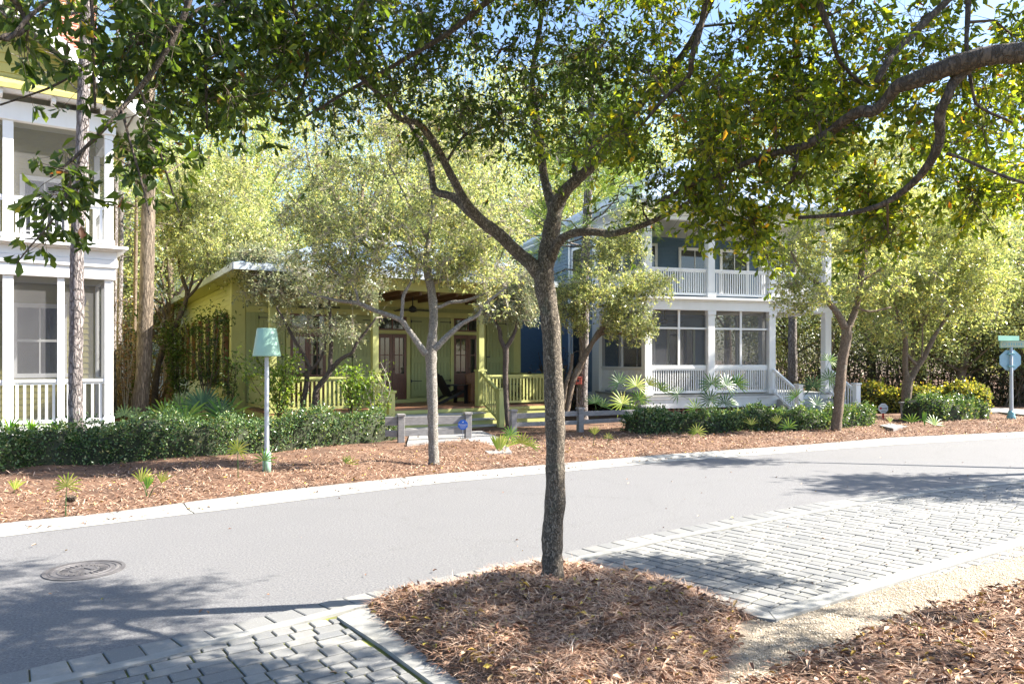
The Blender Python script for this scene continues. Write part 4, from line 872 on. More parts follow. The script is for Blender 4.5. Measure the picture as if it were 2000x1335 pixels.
# white garage far left
t = simple_house("white_garage", "white garage with panelled doors far behind the thin stems at left", (X(225, 38), 38, -.3), R(20), 5.2, 8, 5.2, 1.8, white, metalroof, [(3.3, 4.3, 3.2, 4.8, "window"), (.8, 1.8, 3.2, 4.8, "window")])
MB().box(-.2, -.5, 2.5, 5.4, -.03, 2.7).build("pent_roof", metalroof, t); 
for x0 in (.4, 2.9):
    d = MB().box(x0, -.06, 0, x0 + 2.0, -.031, 2.2); 
    for i in range(10): d.box(x0 + .01 + i * .2, -.075, .05, x0 + .18 + i * .2, -.061, 1.55)
    o = d.build("garage_door", white, t); pn = MB()
    for i in range(4):
        for j in range(2): pn.box(x0 + .15 + i * .45, -.08, 1.65 + j * .23, x0 + .5 + i * .45, -.062, 1.84 + j * .23)
    pn.build("pane", glass, o)
simple_house("pale_green_house", "pale green gabled house with a light roof high behind the yellow cottage", (X(375, 50), 50, 0), R(16), 11, 12, 7.6, 2.6, palegreen, whiteroof, [(2, 3.2, 4.6, 6.4, "window"), (6.5, 7.7, 4.6, 6.4, "window")])

# ================================================================== vegetation
def nearest_pts(l): return l
# ---- near oak in the island
d = 6.7
L0 = PX([(1080,1152,33,6.7),(1080,1138,25,6.7),(1079,1105,21,6.7),(1079,1040,20,6.7),(1084,980,20,6.7),(1085,900,19,6.7),(1083,800,19,6.7),(1079,700,18,6.7),(1074,620,18,6.7),(1064,560,20,6.7),(1062,530,20,6.7)])
Lr = PX([(1060,545,18,6.7),(1072,480,18,6.75),(1081,430,16,6.8),(1088,400,14,6.8),(1105,372,12,6.75),(1130,348,11,6.7),(1160,320,10,6.6),(1195,275,9,6.5),(1232,225,8,6.4),(1290,160,7,6.2),(1345,90,6,6.0),(1395,-10,5,5.8),(1430,-120,4,5.6)])
Lu = PX([(1084,420,11,6.8),(1070,375,9,6.9),(1061,335,8,7.0),(1055,270,7,7.1),(1046,210,6,7.2),(1040,140,5,7.2),(1055,50,4.5,7.1),(1065,-60,4,7.0),(1060,-200,3,6.9)])
Lu2 = PX([(1125,350,6,6.72),(1122,325,6,6.8),(1132,300,5,6.9),(1155,285,5,7.0),(1210,230,4,7.3),(1250,120,3,7.6)])
Ll = PX([(1062,545,17,6.7),(1040,518,14,6.7),(1010,492,13,6.7),(975,458,12,6.65),(942,433,11,6.6),(912,398,9,6.5),(885,350,8,6.45),(862,305,7.5,6.4),(838,265,7,6.3),(815,240,6,6.2),(780,232,5,6.1),(750,195,5,6.0),(690,140,4,5.8),(600,80,3,5.6)])
Ll2 = PX([(950,440,9,6.6),(918,416,8,6.7),(885,385,8,6.8),(850,372,7,6.9),(842,330,6,7.0),(828,290,6,7.1),(808,255,5,7.2),(775,190,4,7.3),(740,90,3,7.4)])
Ll3 = PX([(872,318,3,6.42),(888,290,3,6.5),(905,268,3,6.6),(925,255,3,6.7),(975,240,2,6.9)])
Lw = PX([(1076,505,11,6.7),(1090,475,9,6.6),(1112,458,8,6.5),(1150,452,8,6.4),(1195,456,7,6.3),(1240,445,6,6.2),(1290,425,5,6.1),(1345,395,4,6.0),(1400,350,3,5.9)])
tree("oak_tree", "rough barked young oak on the straw island in the centre foreground, forked trunk", "tree", (*TB, .06), [L0, Lr, Lu, Lu2, Ll, Ll2, Ll3, Lw],
     [blob(950, 90, 6.4, 2.0, .95, 1.6), blob(1250, 130, 6.2, 1.2, .9, 1.6), blob(700, 90, 6.0, 1.2, .75, 1.2), blob(1050, -300, 6.6, 2.6, 1.2, 2.2), blob(1310, 340, 6.0, .35, .3, .4), blob(600, -250, 5.5, 1.6, .9, 1.6), (np.array((2.4, 6.8, 6.1)), np.array((1.5, 1.1, .45)), 3.6), (np.array((.6, 6.1, 5.7)), np.array((1.3, .9, .35)), 4), (np.array((1.5, 8.3, 6.6)), np.array((1.6, .8, .4)), 3.2), (np.array((3.7, 7.6, 6.2)), np.array((1.2, .8, .35)), 3.8)],  # np.array blobs: unseen crown above the frame, added to shade the road
     barkoak, oakleaf, nsec=560, ncl=12800, lpc=6, L=.061, wid=.42, up=.4, droop=.3, spread=.14, seg=20, r_sec=.011, sec_r_tip=.003)
# ---- big oak right of frame whose limbs reach over the view
K0 = [(4.9, 3.9, 0, .26), (4.85, 3.95, 1.2, .22), (4.75, 4.0, 2.4, .20), (4.5, 4.05, 3.2, .18), (4.3, 4.05, 4.4, .14), (4.0, 4.1, 6.0, .09)]
K1 = [(4.5, 4.05, 3.1, .12), (3.6, 4.05, 3.66, .085)] + PX([(2060,95,21,4.0),(2000,103,19,4.0),(1940,108,19,4.0),(1880,122,19,4.05),(1830,140,17,4.1),(1785,158,16,4.15),(1752,170,13,4.2),(1735,190,11,4.25),(1708,216,11,4.3),(1680,218,11,4.35),(1650,235,10,4.45),(1615,262,9,4.6),(1560,288,8,4.7),(1490,305,6,4.9),(1420,335,5,5.0),(1340,365,4,5.2),(1280,400,3,5.3)])
K2 = PX([(1900,122,13,4.05),(1865,158,10,4.1),(1850,190,9,4.1),(1835,225,10,4.15),(1836,265,9,4.2),(1826,300,9,4.25),(1795,345,7,4.35),(1755,380,6,4.45),(1715,402,5,4.5),(1650,418,4.5,4.6),(1560,425,3.5,4.8)])
K3 = PX([(1712,160,6,4.2),(1735,120,7,4.2),(1770,80,7,4.3),(1820,30,7,4.4),(1880,-30,6,4.5),(1960,-140,5,4.6)])
K4 = PX([(1558,290,5,4.7),(1552,330,4,4.7),(1545,355,4,4.75),(1530,365,3,4.8)])
K5 = PX([(1850,300,4,4.2),(1880,310,3,4.2),(1950,340,3,4.1),(2040,370,3,4.0)])
K6 = [(4.3, 4.05, 4.5, .08), (3.2, 4.6, 5.1, .035)] + PX([(1500,-420,7,5.1),(1250,-220,7,5.3),(1050,-60,7,5.3),(950,5,6,5.4),(880,62,5.2,5.5),(800,110,4.6,5.6),(740,145,4,5.7),(690,172,3.4,5.8),(610,220,2.4,5.9),(560,250,1.4,6.0)])
K7 = PX([(1390,-60,7,4.8),(1372,40,6,4.9),(1352,110,6,4.9),(1345,150,5,5.0),(1300,190,4,5.1),(1240,260,3,5.2)])
K8 = PX([(1590,-30,7,4.7),(1608,30,6,4.7),(1625,70,5,4.7),(1640,120,4,4.8),(1690,170,3,4.9)])
K9 = PX([(1892,-60,6,4.3),(1890,30,5,4.3),(1888,95,4,4.2),(1900,180,3,4.2),(1915,210,3,4.2),(1980,240,2,4.2)])
tree("oak_tree", "large oak at right whose heavy dark limb crosses the upper right corner", "tree", (4.9, 3.9, -.05), [K0, K1, K2, K3, K4, K5, K6, K7, K8, K9],
     [blob(1600, 120, 4.9, 1.25, .7, .9, .62), blob(1650, 330, 4.9, 1.2, .5, .8, .62), blob(1430, 280, 5.3, .9, .6, .8, .62), blob(1900, 60, 4.6, .6, .5, .8, .62), blob(1930, 380, 4.6, .45, .35, .5, .62), blob(1500, 60, 5.6, 1.3, .7, 1.0, .62), blob(1380, 430, 5.3, .45, .28, .4, .62), blob(1700, 180, 5.2, 1.6, .9, 1.0, .62), blob(1150, 300, 5.3, .5, .25, .5, .62), (np.array((4.2, 4.8, 5.6)), np.array((2.2, 1.6, .8)), .7), (np.array((.9, 4.5, 5.2)), np.array((2.4, 1.2, .7)), .8), (np.array((3.8, 5.7, 5.6)), np.array((1.5, .9, .4)), 3), (np.array((5.4, 6.6, 4.7)), np.array((1.2, 1.0, .5)), 2.4), (np.array((6.8, 8.1, 4.6)), np.array((1.1, .7, .35)), 3), blob(1450, 430, 5.2, .7, .33, .5, 1.3), blob(1660, 440, 5.1, .6, .28, .5, 1.3), blob(1850, 420, 4.8, .6, .3, .5, 1.2), (np.array((6.8, 6.4, 5.0)), np.array((2.0, 2.0, 1.2)), .6)],  # np.array blobs: unseen crown out of frame, added to shade island and bays
     barkdark, oakleaf2, nsec=620, ncl=14500, lpc=6, L=.061, wid=.42, up=.4, droop=.3, spread=.105, seg=18, r_sec=.010, sec_r_tip=.0028)  # dark bark puts the limb's underside shade into its colour
# ---- oak behind the camera to the left, hanging boughs in the upper left
Q0 = [(-4.2, -1.2, 0, .24), (-4.1, -1.0, 2.0, .2), (-3.8, -.6, 3.4, .17), (-3.3, .2, 4.6, .12), (-2.6, 1.6, 5.4, .07), (-2.2, 3.0, 5.3, .04)]
Q1 = [(-2.2, 3.0, 5.3, .03)] + PX([(400,-180,9,3.9),(372,-10,7,3.9),(340,70,6,3.9),(305,130,6,3.9),(272,172,5,3.9),(235,215,4.5,3.85),(200,255,4,3.8),(165,290,3.5,3.8),(125,325,3,3.75),(98,345,2,3.7)])
Q2 = [(-2.6, 1.6, 5.4, .03)] + PX([(150,-200,8,3.6),(178,0,4,3.7),(180,80,3.4,3.7),(184,150,3,3.75),(186,215,2,3.8)])
Q3 = [(-2.2, 3.0, 5.3, .02)] + PX([(420,-60,5,4.3),(385,20,4,4.3),(330,60,4,4.2),(250,95,3.5,4.2),(180,125,3,4.1),(110,165,2.5,4.0),(60,185,2,4.0),(0,205,1.8,3.9)])
Q4 = [(-3.3, .2, 4.6, .03)] + PX([(-60,-80,7,3.2),(0,75,4,3.3),(60,30,4,3.4),(110,-10,3,3.5)])
Q5 = PX([(440,-100,4,4.4),(400,50,3,4.4),(402,150,3,4.4),(404,250,2,4.4)]); Q6 = PX([(272,172,3,3.9),(290,220,3,3.95),(310,290,2.4,4.0),(335,370,2,4.0),(350,415,1.6,4.0)])
Q7 = PX([(165,290,3,3.8),(140,350,2.6,3.75),(120,400,2.4,3.7),(95,440,2,3.7),(60,480,1.6,3.65),(32,515,1.2,3.6)]); Q8 = PX([(238,215,3,3.85),(255,280,2.4,3.8),(275,350,2,3.8),(292,420,1.5,3.8)])
Q9 = PX([(520,-150,8,4.6),(560,-20,6,4.7),(590,60,4.5,4.8),(600,140,3.5,4.9),(570,220,2.6,5.0)])
tree("oak_tree", "dark oak bough hanging down over the upper left corner in front of the porches", "tree", (-4.2, -1.2, -.05), [Q0, Q1, Q2, Q3, Q4, Q5, Q6, Q7, Q8, Q9],
     [blob(120, 0, 3.7, .5, .25, .45, 1.1), blob(330, 70, 4.2, .5, .35, .5, 2.5), blob(480, 90, 4.8, .75, .42, .6, 2), blob(215, 270, 3.85, .33, .17, .2, 4), blob(120, 370, 3.75, .14, .16, .12, 7), blob(640, 20, 4.9, .6, .4, .5, 2), blob(300, 300, 4.0, .13, .26, .12, 5), blob(30, 90, 3.5, .28, .2, .3, 1.6), (np.array((-3.2, .6, 5.8)), np.array((2.2, 2.2, 1.0)), .25), blob(250, -350, 4.2, 1.6, .7, 1.2, .35), blob(70, 450, 3.7, .1, .12, .08, 5), blob(400, 200, 4.4, .3, .25, .3, 2)],
     barkdark, oakleaf, nsec=420, ncl=2300, lpc=6, L=.074, wid=.42, up=.3, droop=.5, spread=.09, seg=14, r_sec=.006, sec_r_tip=.002)

# ---- oak past the right edge whose crown tips and shade enter the view
T = [[(15.4, 14.6, 0, .2), (15.3, 14.6, 2.2, .17), (15.0, 14.6, 4.0, .13), (14.6, 14.4, 6.2, .08), (14.4, 14.2, 7.6, .03)], [(15.2, 14.6, 2.8, .1), (14.0, 15.4, 4.4, .07), (12.4, 16.2, 5.6, .04), (11.0, 16.5, 6.2, .02)], [(15.1, 14.6, 3.2, .1), (14.6, 13.4, 5.0, .06), (14.0, 12.6, 6.2, .03)], [(15.0, 14.6, 3.4, .1), (16.4, 14.0, 5.2, .06), (17.2, 13.4, 6.4, .03)]]
tree("oak_tree", "farther oak whose leafy tips show low behind the heavy limb at the right edge", "tree", (15.4, 14.6, 0), T,
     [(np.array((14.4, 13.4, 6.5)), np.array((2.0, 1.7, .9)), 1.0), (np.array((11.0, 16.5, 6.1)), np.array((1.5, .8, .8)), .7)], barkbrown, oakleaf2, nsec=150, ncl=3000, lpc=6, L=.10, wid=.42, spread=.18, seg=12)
# ---- street trees beyond the road
d = 14.4
T = [PX([(848,908,11.2),(846,860,10.3),(845,800,10.3),(843,740,10.3),(842,690,11.2),(845,650,8.6),(847,610,8.6),(843,570,8.6),(838,545,8.6),(832,515,6.9),(834,490,6.0),(838,455,4.3),(843,420,3.4),(846,360,3.0),(850,280,2.6),(852,190,1.7)], d),
     PX([(832,692,6.9),(818,672,6.0),(808,658,6.0),(795,640,5.2),(784,626,5.2),(762,616,4.7),(732,606,4.3),(700,592,4.3),(668,588,3.4),(640,582,2.6),(600,570,1.7)], d - .4),
     PX([(848,682,6.9),(862,668,6.0),(875,655,6.0),(890,642,5.2),(905,630,4.3),(933,615,3.4),(945,596,3.0),(990,560,2.1)], d - .3),
     PX([(784,624,3.4),(786,600,3.4),(788,578,3.4),(800,555,2.6),(812,535,2.1),(822,500,1.7)], d - .4), PX([(842,552,6.0),(856,546,6.0),(872,538,5.6),(885,524,5.2),(897,508,4.3),(912,492,3.9),(930,480,3.4),(960,455,2.6),(985,420,1.7)], d + .3),
     PX([(832,518,4.3),(815,505,3.4),(800,495,3.0),(782,480,2.6),(755,484,2.2),(730,470,1.7)], d + .2), PX([(848,600,4.3),(862,598,3.4),(880,590,3.4),(905,588,3.0),(930,580,2.6),(955,570,1.7)], d), PX([(806,500,2.6),(800,470,2.1),(785,445,1.7)], d + .2), PX([(836,470,3.4),(815,430,2.6),(790,380,2.1),(760,320,1.7)], d), PX([(700,592,2.6),(690,560,2.1),(640,520,1.7)], d - .6)]
tree("street_oak", "pale barked slender oak before the yellow cottage steps, its limbs dappled white", "tree", (*[T[0][0][i] for i in (0, 1)], .1), T,
     [blob(740, 450, 14.4, 2.0, 1.1, 1.6), blob(930, 420, 14.6, 1.5, 1.2, 1.4), blob(620, 460, 14.2, .9, .7, 1.0), blob(830, 260, 14.4, 1.9, .9, 1.7), blob(640, 530, 14.0, .9, .5, .8), blob(990, 540, 14.2, .5, .4, .6), blob(620, 330, 14.6, 1.0, .7, 1.0), blob(960, 600, 14.2, .45, .25, .5), blob(900, 515, 14.4, 1.2, .45, .9, 2), blob(700, 510, 14.2, 1.0, .4, .8, 1.5)],
     barkpale, smalleaf, nsec=560, ncl=9000, lpc=5, L=.076, wid=.36, spread=.12, seg=12, twm=twigpale, r_sec=.015, sec_r_tip=.006, shape='dia')
d = 20.6
T = [PX([(1632,842,10.4),(1637,800,9.6),(1641,750,9.6),(1646,700,9.6),(1653,660,9.6),(1653,635,9.6)], d), PX([(1650,640,7.2),(1636,612,6.4),(1620,592,5.6),(1610,575,4.8),(1600,556,4.8),(1585,545,4.0),(1560,520,2.4),(1540,480,1.6)], d - .3), PX([(1656,640,7.2),(1668,612,6.4),(1676,585,5.6),(1680,550,5.6),(1688,500,4.8),(1700,440,4.0),(1710,360,2.4)], d + .2), PX([(1682,548,3.2),(1705,535,2.4),(1730,518,2.0),(1760,500,1.6)], d), PX([(1672,600,2.4),(1700,608,2.0),(1740,600,1.6)], d)]
tree("street_oak", "street oak with a crooked double fork beside the white steps of the blue house", "tree", (T[0][0][0], d, .1), T,
     [blob(1570, 470, 20.4, 1.2, 1.0, 1.4), blob(1700, 430, 20.8, 1.7, 1.3, 1.6), blob(1560, 570, 20.2, .9, .55, .9), blob(1720, 570, 20.4, .9, .5, .9), blob(1660, 300, 20.8, 2.0, .9, 1.7)],
     barkbrown, yelleaf, nsec=300, ncl=6000, lpc=6, L=.095, wid=.4, spread=.14, seg=12, twm=twigpale, r_sec=.016, sec_r_tip=.005, shape='dia')
d = 25.5
T = [PX([(1768,808,9.9),(1770,775,9.3),(1773,745,9.9),(1776,735,8.1)], d), PX([(1772,745,5.8),(1768,718,5.2),(1768,690,5.2),(1768,665,4.6),(1760,630,3.5),(1740,580,2.3)], d), PX([(1778,742,6.4),(1792,715,5.8),(1806,695,5.2),(1818,670,4.6),(1835,640,3.5),(1865,600,2.3),(1900,570,1.7)], d + .2), PX([(1789,712,2.9),(1778,700,3.5),(1766,690,3.5)], d), PX([(1800,700,1.7),(1802,660,1.7),(1800,620,1.2)], d)]
tree("verge_tree", "two stemmed tree with a sawn pale limb behind the hedge gap near the street sign", "tree", (T[0][0][0], d, .1), T,
     [blob(1760, 560, 25.5, 2.0, 1.2, 1.7), blob(1880, 560, 26, 1.8, 1.4, 1.8), blob(1830, 440, 26, 2.6, 1.3, 2.2), blob(1740, 640, 25, .9, .4, .8)],
     barkbrown, yelleaf, nsec=300, ncl=7500, lpc=6, L=.11, wid=.4, spread=.18, seg=12, twm=twigpale, r_sec=.02, sec_r_tip=.006, shape='dia')
d = 20.2
T = [PX([(992,832,5),(990,800,5),(988,770,5),(987,735,5.5),(988,700,5.5),(987,675,6)], d), PX([(986,680,4.5),(978,662,4),(976,645,4),(968,630,3),(960,600,2)], d), PX([(988,680,4.5),(1000,660,4),(1008,640,3),(1014,610,2.5),(1020,570,2)], d)]
tree("small_tree", "small dark stemmed tree right of the yellow steps, by the fence post", "tree", (T[0][0][0], d, .1), T, [blob(975, 600, 20.2, .6, .45, .6), blob(1030, 590, 20.4, .55, .5, .7), blob(1000, 545, 20.2, .8, .5, .7)],
     barkdark, greyleaf, nsec=120, ncl=2600, lpc=6, L=.075, wid=.34, spread=.15, twm=twigpale, r_sec=.01, shape='dia', seg=10)
d = 18.9
T = [PX([(588,815,5.1),(592,785,5.1),(598,755,5.1),(600,728,5.1),(604,718,4.2),(598,704,4.2),(586,682,3.8),(573,660,3.4),(558,630,2.5),(540,600,1.7)], d), PX([(613,812,6.0),(615,785,6.0),(618,762,6.0),(632,742,5.5),(644,724,5.1),(645,700,4.2),(647,670,3.8),(645,620,3.4),(642,580,2.5),(640,540,2.1)], d), PX([(648,722,4.2),(660,706,4.2),(674,696,3.8),(688,688,3.4),(698,668,3.0),(714,648,2.5),(735,620,1.7)], d), PX([(602,722,3.4),(615,715,3.0),(630,690,2.5),(640,650,1.7)], d)]
tree("small_tree", "many stemmed small tree with a grey twiggy crown in front of the yellow railing", "tree", (T[0][0][0], d, .1), T, [blob(535, 520, 19.2, .9, .42, .7, 4), blob(490, 508, 18.8, .45, .25, .4, 7), blob(590, 560, 18.9, 1.3, .6, .9), blob(700, 560, 18.9, .9, .5, .8), blob(520, 560, 18.9, .7, .45, .6), blob(600, 640, 18.9, .9, .4, .6), blob(690, 640, 18.9, .5, .4, .5)],
     barkdark, greyleaf, nsec=300, ncl=4200, lpc=5, L=.085, wid=.34, spread=.16, twm=twigpale, r_sec=.011, sec_r_tip=.004, shape='dia', seg=10, wander=.3)
d = 21.8
T = [PX([(302,800,6.6),(303,765,6.6),(308,720,5.9),(316,690,5.9),(330,655,5.9),(345,628,5.3),(358,600,4.6),(365,570,4.0),(352,530,3.3),(350,480,2.6),(355,420,2.0)], d), PX([(330,655,2.6),(320,640,2.6),(322,620,2.0),(315,600,2.0)], d), PX([(362,585,3.3),(385,560,2.6),(405,520,2.3),(400,470,2.0)], d), PX([(356,600,2.6),(372,560,2.6),(378,520,2.0),(372,480,2.0)], d)]
tree("leaning_tree", "dark trunk leaning right past the corner of the yellow side wall", "tree", (T[0][0][0], d, 0), T, [blob(400, 500, 21.8, 1.7, .8, 1.3), blob(420, 380, 22, 1.9, 1.1, 1.5), blob(330, 430, 22, .9, .9, 1.2), blob(510, 470, 21.5, .9, .7, 1.0, 1.5), blob(465, 505, 20.6, .6, .4, .6, 4)],
     barkdark, smalleaf, nsec=340, ncl=7000, lpc=6, L=.09, wid=.36, spread=.14, twm=twigpale, r_sec=.014, shape='dia', seg=10)
d = 22
T = [PX([(1105,812,6),(1112,775,6),(1122,735,6),(1140,700,6),(1155,672,5),(1172,645,5),(1198,620,4),(1225,590,3),(1250,560,2)], d), PX([(1100,790,4),(1106,750,4),(1115,720,3),(1118,690,3)], d - .1), PX([(1118,742,4),(1132,722,4),(1140,690,3),(1130,640,3),(1120,580,2)], d), PX([(1160,665,4),(1180,650,3),(1220,650,2.5),(1270,640,2)], d)]
tree("leaning_tree", "curving slim tree with a silvery crown half covering the left porch of the blue house", "tree", (T[0][0][0], d, 0), T, [blob(1180, 570, 21.8, 1.4, .9, 1.1), blob(1230, 630, 21.6, 1.0, .6, .9), blob(1120, 600, 22, .7, .8, .8), blob(1270, 560, 21.6, .9, .6, .8), blob(1190, 480, 22, 1.0, .55, .8, 1.5), blob(1240, 420, 22, .6, .4, .6, 1.2)],
     barkbrown, smalleaf, nsec=300, ncl=5600, lpc=6, L=.085, wid=.36, spread=.12, twm=twigpale, r_sec=.012, shape='dia', seg=10)

# ---- pines
def needle_tufts(P, D, n_, L, wd):
    m_ = len(P); Pi = np.repeat(P, n_, 0); Di = np.repeat(unit(D), n_, 0); q = Di * .7 + RNG.normal(size=(m_*n_, 3)) * .75
    return leaves_np(Pi + RNG.normal(size=Pi.shape) * L * .12, q, L * RNG.uniform(.6, 1.1, m_*n_), wd / L, .2, 'dia', .06)
def pine(name, label, trunk, barkm, crown, nb=26, ntuft=260, L=.28, wd=.012, need=40, base_z=0, group=None, lm=None, dead=7):
    base = np.array((trunk[0][0], trunk[0][1], base_z)); t = thing(name, label, "pine tree" if name == "pine_tree" else "tree", tuple(base), 0, group)
    sp = smooth_path(trunk, 5); mb = MB(); mb.tube([q[:3] - base for q in sp], [q[3] * random.uniform(.95, 1.05) for q in sp], 16, True, .07); top = np.array(sp[-1][:3]); S_ = np.array([q[:3] for q in sp]); zs = S_[:, 2]; br = mb; P = []; D = []
    for k in range(nb + dead):
        isd = k >= nb; z = random.uniform(crown[0], crown[1]) if not isd else random.uniform(crown[0] * .35, crown[0] * 1.1)
        j = int(np.argmin(abs(zs - z))); a = random.uniform(0, 6.283); f = (z - crown[0]) / max(.1, crown[1] - crown[0]); ln = crown[2] * (1 - .55 * max(0, f)) * random.uniform(.6, 1.1) if not isd else random.uniform(.3, 1.1)
        st_ = S_[j]; dr = np.array([math.cos(a), math.sin(a), random.uniform(-.25, .55)]); pts = []
        for i in range(7): g = i / 6; pts.append(st_ + dr * ln * g + np.array([0, 0, .25 * ln * g * g - .12 * ln * g]) + RNG.normal(size=3) * ln * .02 * i)
        br.tube([q - base for q in pts], [(.012 if isd else .03) * (1 - i / 7.5) + .003 for i in range(7)], 5, False)
        if isd: continue
        for m_ in range(int(ntuft / nb)):
            g = random.uniform(.25, 1) ** .7; c = pts[int(g * 6)] + RNG.normal(size=3) * ln * .14; P.append(c); D.append(dr + RNG.normal(size=3) * .5)
    mb.build("trunk", barkm, t, True)
    P = np.array(P) - base; V, F = needle_tufts(P, np.array(D), need, L, wd); npmesh("crown", V, F, lm or pineg, t); return t
d = 15.0
pine("pine_tree", "scaly grey barked pine trunk standing in front of the white screened porch", PX([(150,850,14),(147,800,13),(148,700,12.5),(150,600,12.5),(150,500,12.5),(155,400,12),(160,300,12),(163,200,11),(166,100,11),(170,-50,10),(172,-300,9),(175,-500,7)], d), barkpine, (9.0, 13.5, 3.0), nb=24, ntuft=150, L=.26, need=30)
d = 19.5
pine("cedar_tree", "thick fibrous brown cedar trunk in the gap between the two porches", PX([(270,822,17),(274,790,15),(280,720,14),(283,650,14),(286,580,13.5),(288,500,13),(290,400,12),(290,300,11),(291,200,10),(292,60,9),(294,-100,7)], d), barkcedar, (6.2, 11, 2.2), nb=26, ntuft=200, L=.22, need=36, wd=.012)
d = 23.2
pine("pine_tree", "slim pine trunk beside the blue side wall, behind the grey rail fence", PX([(1140,832,10),(1138,790,9.5),(1140,700,9),(1141,620,9),(1142,540,9),(1146,440,8.5),(1150,330,8),(1155,200,7),(1158,60,6)], d), barkpine, (5.0, 11, 2.9), nb=46, ntuft=700, L=.30, need=44, wd=.013)
d = 33
pine("pine_tree", "pine trunk seen through the open end bay of the blue house porch", PX([(1549,745,9),(1548,715,8.5),(1548,640,8),(1547,560,8),(1548,400,7),(1552,200,6),(1556,0,5)], d), barkpine, (8, 16, 3.2), nb=26, ntuft=240, L=.36, need=36, wd=.02)
thinp = [(232, 27, 6, 520), (247, 30, 6, 480), (262, 26, 4, 470), (222, 24, 5, 400)]
for i, (px, d, r_, py) in enumerate(thinp):
    x = X(px, d)
    pine("pine_tree", ["grey pine stem just right of the white corner post", "second grey pine stem from the white corner post, farther back", "thin bare pine stem against the cedar's left side", "slender pine stem partly hidden by the white corner post"][i], PX([(px + 2, 815, r_), (px, 700, r_ * .9), (px + 3, 500, r_ * .85), (px + 6, 250, r_ * .7), (px + 8, 0, r_ * .5)], d), barkpine if i != 2 else barkbrown, (7.5, 13, 2.2), nb=14, ntuft=110, L=.3, need=34, wd=.016, dead=9)

# ---- background trees: broad crowns behind and between the houses
def bgtree(name, label, x, y, h, cr, leafm, n_=5200, L=.15, trunk_r=.16, cb=.35, cat="tree", group="trees behind the houses", lean=0, barkm=None, nclump=150, low=False):
    n_ = int(n_ * 2.3)
    base = np.array((x, y, -.1)); t = thing(name, label, cat, tuple(base), 0, group); mb = MB(); tp = [np.array((lean * k / 5 + random.uniform(-.1, .1) * k, random.uniform(-.1, .1) * k, h * .8 * k / 5)) for k in range(6)]
    tp = [q[:3] for q in smooth_path([(*q, 0) for q in tp], 3)]; mb.tube(tp, [trunk_r * (1 - .8 * k / len(tp)) + .02 for k in range(len(tp))], 9, True, .05)
    cz0 = h * cb; C = []; 
    for k in range(nclump):
        q = unit(RNG.normal(size=3)) * RNG.random() ** .38; c = np.array((lean * .6, 0, (cz0 + h) / 2)) + q * np.array((cr, cr, (h - cz0) / 2)); C.append(c)
        if k < 30:
            j = min(len(tp) - 1, max(2, int(len(tp) * min(.95, c[2] / h * .8)))); a = np.array(tp[j]); m_ = (a + c) / 2 + RNG.normal(size=3) * .25; mb.tube([a, m_, c], [trunk_r * .35, trunk_r * .2, .02], 5, False)
    mb.build("trunk", barkm or barkbrown, t, True); C = np.array(C); i = RNG.integers(0, len(C), n_); s_ = cr * RNG.uniform(.07, .17, len(C))[i][:, None]
    P = C[i] + RNG.normal(size=(n_, 3)) * s_ * np.array((1, 1, .7)); P[:, 2] = np.maximum(P[:, 2], .3); D = RNG.normal(size=(n_, 3)); V, F = leaves_np(P, D, L * RNG.uniform(.6, 1.2, n_), .5, .6, 'dia', .1); npmesh("crown", V, F, leafm, t); return t
